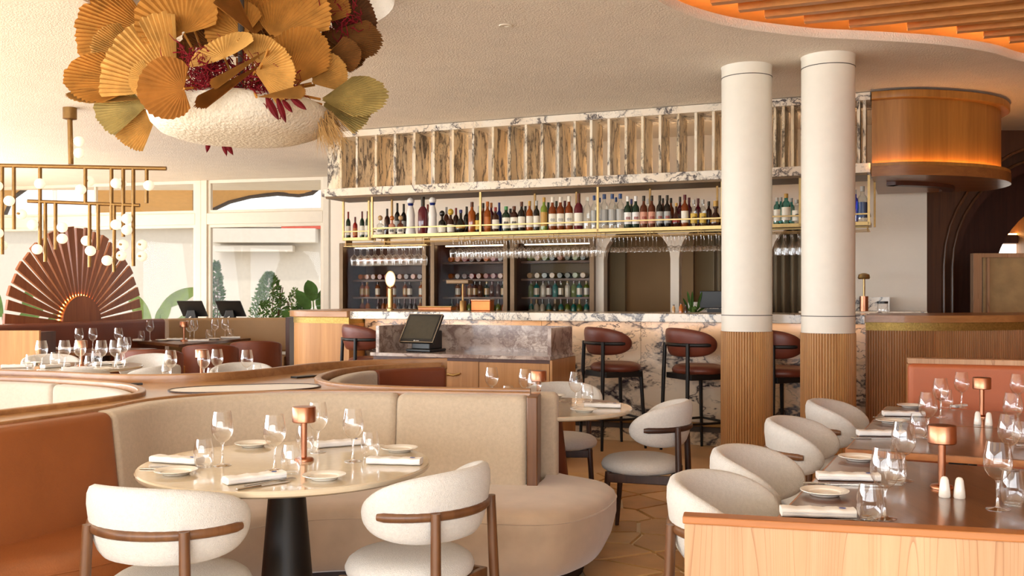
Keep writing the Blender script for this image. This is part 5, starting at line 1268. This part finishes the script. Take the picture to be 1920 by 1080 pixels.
# sunburst
fc = P(148, 605, 12.95); t = thing('sunburst_screen', 'large sunburst screen of fanned timber blades glowing amber at its hub', 'screen', (fc.x, fc.y, 1.02), math.atan2(.962, .274))
RI, RO, nb = .37, 1.30, 23
for k in range(nb):
    a = PI*(k+.5)/nb; da = PI/nb*.37
    ro = RO*(1 if k % 2 == 0 else .985); ca, sa = math.cos(a), math.sin(a)
    w0, w1 = RI*math.tan(da)*.9, ro*math.tan(da)
    m = MB(); vs = []
    for y in (-.02, .02):
        for r_, w_ in ((RI-.02, w0), (ro, w1)):
            for s in (-1, 1): vs.append((ca*r_-sa*w_*s, y, sa*r_+ca*w_*s))
    m.add(vs, [(0, 1, 3, 2), (4, 6, 7, 5), (0, 4, 5, 1), (2, 3, 7, 6), (0, 2, 6, 4), (1, 5, 7, 3)])
    build('blade', m, M['fan_wood'], t, smooth=0, bevel=.004)
m = MB().prism([(RI*math.cos(PI*i/32), RI*math.sin(PI*i/32)) for i in range(33)], -.06, .05); swap(m, lambda x, z, y: (x, y, z)); build('hub', m, M['fan_wood'], t, smooth=0)
build('led_strip', MB().tube([((RI+.012)*math.cos(PI*i/40), -.0, (RI+.012)*math.sin(PI*i/40)) for i in range(1, 40)], .012, 6), M['led'], t)
build('base_rail', MB().box((0, 0, -.03), (2.6, .10, .06)), M['fan_wood'], t, smooth=0)
build('support', MB().box((0, .0, -.53), (2.4, .06, .94)), M['mahogany'], t, smooth=0)
# light oak end block
a = P(0, 620, 10.5); t = thing('booth_end', 'light oak booth end block at the far left', 'panel', (-5.65, 10.5, 0), 0)
build('front', MB().box((-.02, .02, .505), (1.0, .04, 1.01)), M['oak'], t, smooth=0, bevel=.004); build('body', MB().box((-.02, .22, .495), (.98, .36, .99)), M['mahogany'], t, smooth=0)
# tables
round_table('round pale table with white chairs, below the globe chandelier', -4.0, 8.75, .60, 'stone_top', 'black_metal')
round_table('round pale table close behind the booth ledge', -2.12, 7.55, .61, 'stone_top', 'black_metal')
t = thing('wooden_table', 'brown timber table before the beige banquette, lit from the window', 'table', (-4.55, 13.5, 0))
fp = [P(255, 638, 13.6), P(335, 646, 12.6), P(470, 633, 14.45), P(440, 627, 14.6), P(380, 629, 14.5)]
l = [(p.x+4.55, p.y-13.5) for p in fp]; build('tabletop', MB().prism(l, .712, .75), M['table_wood'], t, smooth=0); build('pedestal', MB().lathe([(0, 0), (.25, 0), (.25, .015), (.07, .05), (.12, .71), (0, .712)], 24, (.15, -.3, 0)), M['plinth'], t)
t = thing('wooden_table', 'dark timber table before the brown banquette, left of the lit one', 'table', (-4.85, 11.35, 0))
build('tabletop', MB().box((0, 0, .73), (1.0, .8, .035), R(74)), M['table_wood'], t, smooth=0); build('pedestal', MB().lathe([(0, 0), (.25, 0), (.25, .015), (.07, .05), (.10, .71), (0, .712)], 24), M['plinth'], t)
for (x, y, a, l) in ((-3.62, 7.95, 29, 'white chair, nearest the ledge, back to viewer below the chandelier'), (-3.18, 8.35, 67, 'white chair at the right of the chandelier table'),
                     (-4.6, 9.6, -145, 'white chair on the far side of the chandelier table, beside the oak end block'), (-3.72, 9.65, 164, 'white chair at the far right of the chandelier table'),
                     (-4.95, 8.6, -100, 'white chair at the far left edge before the oak block'),
                     (-2.35, 8.35, 195, 'white chair with dark rail slot behind the glasses of the ledge table'), (-1.62, 7.15, 40, 'white chair whose back just shows above the booth ledge')):
    chair_d.at((x, y, 0), R(a), l, CL)
def make_barrel():
    t = thing('barrel_chair', None, 'chair'); rows = []
    for i in range(25):
        ph = R(-112+224*i/24); q = abs(-1+2*i/24); zt = .80-.10*q**2
        pr = rrect(0, .05, .16, zt, .02, n=2)
        rows.append([((.29+o)*math.sin(ph), -(.29+o)*math.cos(ph), z) for o, z in pr])
    mb = MB().grid(rows, closed_u=True); n = len(rows[0]); mb.f += [tuple(range(n-1, -1, -1)), tuple(24*n+k for k in range(n))]
    build('shell', mb, M['leather_dark'], t, smooth=50)
    build('seat', MB().lathe([(0, .22), (.27, .22), (.285, .26), (.285, .42), (.25, .46), (0, .47)], 28), M['leather_dark'], t, smooth=50)
    for s in (-1, 1): build('leg', MB().box((s*.31, .12, .29), (.06, .09, .58)), M['oak_warm'], t, smooth=0, bevel=.006)
    build('leg', MB().box((0, -.27, .09), (.09, .06, .18)), M['oak_warm'], t, smooth=0, bevel=.006)
    return t
barrel = Proto(make_barrel)
for (px, d, a, l) in ((480, 12.9, 12, 'brown barrel chair nearest the oak bar end'), (395, 12.0, 12, 'brown barrel chair between the other two, before the timber table'), (285, 10.9, 12, 'brown barrel chair furthest left, behind the white chairs')):
    x, y = XD(px, d); barrel.at((x, y, 0), R(a), l, 'brown barrel chairs')
# ware on those tables
A6, A7, A8, A9 = 'the chandelier table', 'the ledge table', 'the lit timber table', 'the dark timber table'
def rowd(proto, rows, group, scale=None):
    for r in rows:
        px, d, lab = r[:3]; x, y = XD(px, d); proto.at((x, y, .7506), R(r[3]) if len(r) > 3 else 0, lab, group, scale)
rowd(wine, [(78, 8.35, 'large wine glass furthest left on '+A6), (121, 8.4, 'second wine glass from the left on '+A6), (150, 8.45, 'wine glass before the copper lamp of '+A6), (190, 8.4, 'wine glass right of the copper lamp of '+A6), (216, 8.45, 'second wine glass from the right on '+A6), (230, 8.85, 'wine glass at the right rim of '+A6)], 'wine glasses on the chandelier table', 1.22)
rowd(tumbler, [(57, 8.5, 'tumbler furthest left on '+A6), (103, 8.8, 'tumbler behind a napkin on '+A6), (168, 8.3, 'tumbler right of the lamp on '+A6), (180, 9.0, 'tumbler at the back of '+A6), (226, 8.65, 'tumbler at the right rim of '+A6)], 'tumblers on the chandelier table', 1.15)
rowd(napkin, [(32, 8.55, 'white napkin at the left of '+A6, 20), (104, 8.6, 'standing white napkin on '+A6, 60), (146, 8.28, 'white napkin at the near rim of '+A6, 30), (205, 8.95, 'white napkin at the far right of '+A6, 40)], 'napkins on the chandelier table', 1.2)
rowd(plate, [(194, 8.3, 'side plate at the near right of '+A6), (60, 9.0, 'side plate at the back left of '+A6), (222, 8.9, 'side plate at the right rim of '+A6)], 'side plates on the chandelier table', 1.1)
x, y = XD(153, 8.75); lamp.at((x, y, .7506), 0, 'copper mushroom lamp on '+A6, 'copper table lamps', 1.1)
rowd(wine, [(320, 7.25, 'wine glass furthest left on '+A7), (382, 7.2, 'wine glass before the copper lamp of '+A7), (407, 7.4, 'wine glass right of the copper lamp of '+A7), (463, 7.3, 'wine glass alone at the right of '+A7)], 'wine glasses on the ledge table', 1.12)
rowd(tumbler, [(312, 7.5, 'tumbler rim left of the glasses on '+A7), (397, 7.15, 'tumbler between the wine glasses of '+A7), (482, 7.45, 'tumbler at the right of '+A7)], 'tumblers on the ledge table')
x, y = XD(378, 7.5); lamp.at((x, y, .7506), 0, 'copper mushroom lamp on '+A7, 'copper table lamps', 1.05)
rowd(wine, [(148, 11.25, 'wine glass furthest left on '+A9), (174, 11.3, 'second wine glass on '+A9), (222, 11.4, 'wine glass at the right of '+A9)], 'wine glasses on the dark timber table', 1.25)
rowd(wine, [(281, 13.6, 'wine glass at the left corner of '+A8), (356, 13.6, 'left wine glass beside the lamp of '+A8), (364, 13.9, 'right wine glass beside the lamp of '+A8), (403, 14.2, 'second wine glass from the right on '+A8), (422, 14.3, 'wine glass furthest right on '+A8)], 'wine glasses on the lit timber table', 1.4)
rowd(tumbler, [(265, 13.5, 'tumbler at the left corner of '+A8), (238, 11.5, 'tumbler on '+A9), (392, 14.0, 'tumbler in the middle of '+A8), (432, 14.35, 'tumbler at the right end of '+A8)], 'tumblers on the timber tables', 1.35)
rowd(napkin, [(332, 13.7, 'white napkin left of the lamp on '+A8, 10), (372, 13.3, 'white napkin at the near edge of '+A8, 20), (432, 14.2, 'white napkin at the right end of '+A8, 20), (250, 13.5, 'white napkin at the left corner of '+A8, 0), (118, 11.3, 'white napkin on '+A9, 0)], 'napkins on the timber tables', 1.3)
rowd(plate, [(305, 13.5, 'side plate left of the lamp on '+A8), (402, 13.9, 'side plate in the middle of '+A8)], 'side plates on the timber tables', 1.3)
x, y = XD(345, 13.5); lamp.at((x, y, .7506), 0, 'copper mushroom lamp on '+A8, 'copper table lamps', 1.3)

# ------------------------------------------------------------------ globe chandelier
DC = 9.85
cc = P(131, 203, DC); t = thing('chandelier', 'brass bar chandelier with hanging rods and opal globes', 'chandelier', (cc.x, cc.y, ZC))
lc = lambda px, py, off=0.0: Vector(P(px, py, DC))-Vector((cc.x, cc.y, ZC))+Vector((0, off, 0))
top = lc(131, 203)
build('ceiling_cup', MB().lathe([(0, 0), (.068, 0), (.068, -.115), (.03, -.125), (0, -.125)], 28), M['brass_dark'], t, smooth=45)
build('stem', MB().tube([(0, 0, -.11), lc(133, 308)], .026, 12), M['brass_dark'], t)
build('crossbar', MB().tube([lc(-70, 309), lc(312, 316)], .021, 12), M['brass_dark'], t)
build('crossbar', MB().tube([lc(52, 377), lc(262, 385)], .019, 12), M['brass_dark'], t)
yb = lambda px: 309+(px+70)/382*7
for px, y1 in ((4, 477), (26, 430), (75, 460), (160, 381), (209, 431), (231, 444), (250, 499), (275, 381), (-30, 450)):
    build('rod', MB().tube([lc(px, yb(px)+2), lc(px, y1)], .0195, 10), M['brass_dark'], t)
for px, y1 in ((85, 491), (104, 468), (168, 501), (184, 469), (214, 510)):
    build('rod', MB().tube([lc(px, 379+(px-52)/210*7), lc(px, y1)], .0185, 10), M['brass_dark'], t)
for px, py, o in ((148, 265, 0), (148, 287, 0), (82, 346, -.08), (160, 338, .09), (158, 357, -.08), (222, 345, -.06), (220, 342, .10), (283, 349, -.06), (25, 378, -.08), (32, 400, .09), (67, 422, -.06), (77, 468, -.08), (121, 427, -.05), (121, 448, -.05), (158, 451, .05), (176, 471, -.08), (222, 422, -.06), (243, 411, -.07), (243, 432, -.07), (207, 489, -.08), (223, 479, .06), (224, 458, .09), (260, 458, .09), (260, 480, .09), (1, 350, -.06), (2, 438, -.06), (-2, 460, .06)):
    g = build('globe', MB().sphere(lc(px, py, o), .053, 18, 12), M['bulb'], t, smooth=90)
    build('holder', MB().tube([lc(px, py, o*.45), lc(px, py, o*.1)] if abs(o) > .01 else [lc(px-14, py), lc(px-7, py)], .011, 8), M['brass_dark'], g, world=False)

# ------------------------------------------------------------------ hanging bowl with dried palm leaves
PD = 6.1
pc = P(452, 230, PD); t = thing('hanging_planter', 'white textured hanging bowl overflowing with dried golden palm fans', 'planter', (pc.x, pc.y, 2.46))
build('bowl', MB().lathe([(0, -.085), (.25, -.085), (.39, -.07), (.49, -.035), (.545, .02), (.565, .075), (.55, .12), (.50, .15), (.43, .155), (.40, .13), (0, .12)], 56), M['bowl'], t, smooth=70)
build('hanging_rod', MB().tube([(0, 0, .15), (0, 0, ZC+.36-2.46)], .02, 8), M['dark_trim'], t)
build('soil', MB().lathe([(0, .145), (.42, .145), (.42, .13), (0, .13)], 32), M['plinth'], t, smooth=0)
lr = random.Random(21)
def fan(px, py, ang, Lpx, spread, mat, off=0.0, tilt=0.0, yaw=0.0, point=.25, cup=.12, npl=24, ragged=.02, amp=.02):
    """pleated palm fan: (px, py) is where the ribs meet, ang is the direction of its tip (0 up, positive clockwise)"""
    base = Vector(P(px, py, PD+off))-Vector((pc.x, pc.y, 2.46)); L = Lpx/F*(PD+off); sp = R(spread); rows = []
    n = npl*2
    for i in range(n+1):
        a = -sp/2+sp*i/n; q = abs(a/(sp/2)); z = (1 if i % 2 else -1)
        out = (1-point*q**1.6)*(1+lr.uniform(-ragged, ragged)-(.03 if i % 2 else 0))
        row = []
        for rr in (.04, .35, .7, 1.0):
            r_ = L*rr*out; x, y = math.sin(a)*r_, math.cos(a)*r_
            row.append(Vector((x, -amp*L*z*rr*(1 if rr < 1 else .8)-cup*(x*x)/max(L, .01)+.10*(rr**2)*L*(1 if cup < 0 else -1)*.6, y)))
        rows.append(row)
    m = Matrix.Rotation(R(ang), 3, 'Y') @ Matrix.Rotation(R(tilt), 3, 'X') @ Matrix.Rotation(R(yaw), 3, 'Z')
    rows = [[base+m @ v for v in r_] for r_ in rows]
    o = build('palm_fan', MB().grid(rows), M[mat], t, smooth=0)
    root = Vector((base.x*.45, base.y*.3, .19))
    build('petiole', MB().tube([root, (root+base)/2+Vector((0, 0, .02)), base], .008, 5), M['palm_a'], o)
    return o
fans = [  # where the ribs meet, tip, spread, material, depth offset, tilt, yaw, pointedness (in a 3x enlargement that starts at x = 112)
 (560, 215, 85, 50, 62, 'palm_a', .10, -16, 0, .15), (700, 190, 575, -75, 190, 'palm_a', -.12, -8, 8, .42), (650, 500, 300, 190, 84, 'palm_c', -.28, -18, 0, .15), (560, 400, 190, 210, 40, 'palm_c', -.05, -12, 0, .2),
 (480, 465, 60, 432, 62, 'palm_a', -.12, -4, 8, .45), (480, 560, 85, 543, 14, 'palm_c', -.1, 0, 0, .3), (490, 600, 232, 596, 84, 'palm_olive', .05, 4, 0, .15), (545, 650, 335, 735, 92, 'palm_c', .12, 4, 0, .12),
 (700, 500, 470, 512, 205, 'palm_b', -.64, 4, 0, .52), (520, 450, 403, 440, 120, 'palm_c', -.3, 0, 0, .1), (840, 195, 790, -60, 95, 'palm_dark', .30, -8, 0, .1), (760, 170, 700, 20, 60, 'palm_d', .2, -8, 0, .1),
 (1045, 205, 870, 70, 170, 'palm_a', .0, -5, 12, .4), (1110, 205, 925, -25, 26, 'palm_b', -.2, 0, 0, .1), (1075, 215, 1130, -40, 64, 'palm_a', .08, -6, 15, .15), (1195, 210, 1350, -110, 118, 'palm_a', .06, -10, -10, .12),
 (1420, 150, 1540, -60, 90, 'palm_b', .2, -8, -10, .12), (1540, 170, 1725, 20, 110, 'palm_dark', .32, -5, 0, .12), (1470, 195, 1790, 245, 46, 'palm_d', .22, 0, 0, .25), (1560, 260, 1700, 350, 60, 'palm_d', .3, 0, 0, .1),
 (1265, 500, 1420, 185, 84, 'palm_a', -.12, -8, -12, .3), (1180, 420, 1260, 190, 60, 'palm_b', .05, -8, -12, .3), (1480, 345, 1680, 300, 64, 'palm_d', .05, 0, 0, .2), (1420, 470, 1590, 370, 84, 'palm_c', -.1, -4, 0, .15), (1440, 480, 1480, 345, 70, 'palm_d', .0, -4, 0, .1),
 (1470, 560, 1828, 547, 56, 'palm_olive', -.15, 4, 0, .45), (1480, 590, 1752, 622, 66, 'palm_olive', .05, 8, 0, .15), (930, 328, 855, 150, 172, 'palm_c', -.45, -42, 0, .1),
 (1110, 365, 1155, 208, 116, 'palm_c', -.35, -12, 18, .1), (1100, 405, 1322, 420, 96, 'palm_c', -.56, 8, 15, .12), (1140, 360, 808, 582, 11, 'palm_b', -.66, 0, 0, .1), (1175, 280, 890, 470, 9, 'palm_c', -.68, 0, 0, .05), (1110, 548, 1366, 522, 16, 'palm_c', -.66, 0, 0, .1),
 (900, 300, 820, 100, 100, 'palm_d', .3, -5, 0, .1), (1000, 330, 1000, 80, 90, 'palm_d', .35, -5, 0, .1), (620, 330, 420, 230, 70, 'palm_d', .25, 0, 0, .2), (1250, 400, 1330, 150, 80, 'palm_d', .35, -5, 0, .1), (1420, 330, 1600, 250, 80, 'palm_d', .33, 0, 0, .1), (700, 430, 640, 260, 80, 'palm_d', .2, 0, 0, .1)]
fans = [(x/3.009+112, y/3.009, math.degrees(math.atan2(u-x, y-v)), math.hypot(u-x, v-y)/3.009*1.12, min(sp*1.1, sp+10), m_, of, ti, ya, po) for x, y, u, v, sp, m_, of, ti, ya, po in fans]
for f in fans: fan(*f)
tw = MB(); rt = random.Random(5)
for k in range(520):
    c = Vector(P(*rt.choice(((365, 120, PD-.3), (375, 140, PD-.4), (385, 160, PD-.48), (405, 140, PD-.35), (420, 125, PD-.2), (400, 165, PD-.5), (480, 160, PD-.42), (500, 165, PD-.46), (465, 150, PD-.3), (520, 168, PD-.4), (640, 40, PD+.2)))))-Vector((pc.x, pc.y, 2.46))
    p = c+Vector((rt.gauss(0, .06), rt.gauss(0, .06), rt.gauss(0, .05))); pts = [p]
    for q in range(4): pts.append(pts[-1]+Vector((rt.gauss(0, .025), rt.gauss(0, .02), rt.gauss(.004, .025))))
    tw.tube(pts, [.004, .0035, .003, .0025, .0015], 4)
o = build('red_twigs', tw, M['red_twig'], t, smooth=60); o['kind'] = 'stuff'; o['label'] = 'tangle of dark red dried twigs'
for (px, py, a, L, w_) in ((500, 183, 150, 52, 14), (520, 185, 158, 52, 12), (545, 183, 128, 42, 12), (530, 188, 140, 34, 10)):
    b = Vector(P(px, py, PD-.58))-Vector((pc.x, pc.y, 2.46)); k = F/(PD-.58); rows = []
    for i in range(8):
        u = i/7; ww = w_/k*math.sin(PI*min(1, .1+.9*u))**.8; c = Vector((math.sin(R(a))*u*L/k, -.04*u, math.cos(R(a))*u*L/k)); sd = Vector((math.cos(R(a)), 0, -math.sin(R(a))))
        rows.append([b+c-sd*ww*.5, b+c+Vector((0, -.008, 0)), b+c+sd*ww*.5])
    o = build('red_leaf', MB().grid(rows), M['red_leaf'], t)
for (px, py, a, L) in ((417, 262, 165, 34), (392, 262, 190, 26), (424, 268, 150, 28)):
    b = Vector(P(px, py, PD+.25))-Vector((pc.x, pc.y, 2.46)); k = F/PD; rows = []
    for i in range(8):
        u = i/7; ww = 10/k*math.sin(PI*min(1, .1+.9*u)); c = Vector((math.sin(R(a))*u*L/k, 0, math.cos(R(a))*u*L/k)); sd = Vector((math.cos(R(a)), 0, -math.sin(R(a))))
        rows.append([b+c-sd*ww*.5, b+c+Vector((0, -.006, 0)), b+c+sd*ww*.5])
    build('red_leaf', MB().grid(rows), M['red_leaf'], t)
pg = MB()
for k in range(420):
    b = Vector(P(rt.uniform(590, 625), rt.uniform(205, 235), PD+rt.uniform(-.15, .25)))-Vector((pc.x, pc.y, 2.46)); a = R(rt.gauss(158, 16)); L = rt.uniform(.10, .26)
    e = b+Vector((math.sin(a)*L, rt.gauss(0, .03), math.cos(a)*L)); sd = Vector((.0022, 0, .001)); pg.add([b-sd, b+sd, e+sd*.3], [(0, 1, 2)])
o = build('pampas_plume', pg, M['pampas'], t, smooth=0); o['kind'] = 'stuff'; o['label'] = 'drooping tan pampas plume'
# pale screen in the room beyond the arches
q = P(1822, 475, 11.0); t = thing('glass_screen', 'pale timber framed embossed screen before the dark arches', 'screen', (q.x, 11.0, 0))
wS = 1.6; zS = q.z
for (x0, x1, z0, z1) in ((0, .10, 0, zS), (.10, wS, zS-.05, zS), (.10, wS, .6, .66), (.16, .19, .66, zS-.05)): build('frame', MB().box(((x0+x1)/2, 0, (z0+z1)/2), (x1-x0, .08, z1-z0)), M['oak_light'], t, smooth=0, bevel=.004)
build('embossed_panel', MB().box((.88, .01, (zS+.6)/2), (1.5, .02, zS-.66)), plain('embossed_resin', '#b89a6c', .25, .0, .18, 5, bmp=.6, bscale=9), t, smooth=0)
q = P(1866, 455, 13.9); t = thing('bright_window', 'bright window strip seen through the far arch', 'window', (q.x, 14.2, 0)); build('pane', MB().box((.6, 0, 2.02), (1.6, .03, .26)), lamp_mat('daylit_opening', (1, .95, .85), 2.5), t, smooth=0)
build('lintel', MB().box((.6, -.03, 2.22), (1.7, .08, .12)), M['dark_arch'], t, smooth=0); build('led_strip', MB().box((.6, -.02, 2.30), (1.7, .02, .02)), M['led_soft'], t, smooth=0)
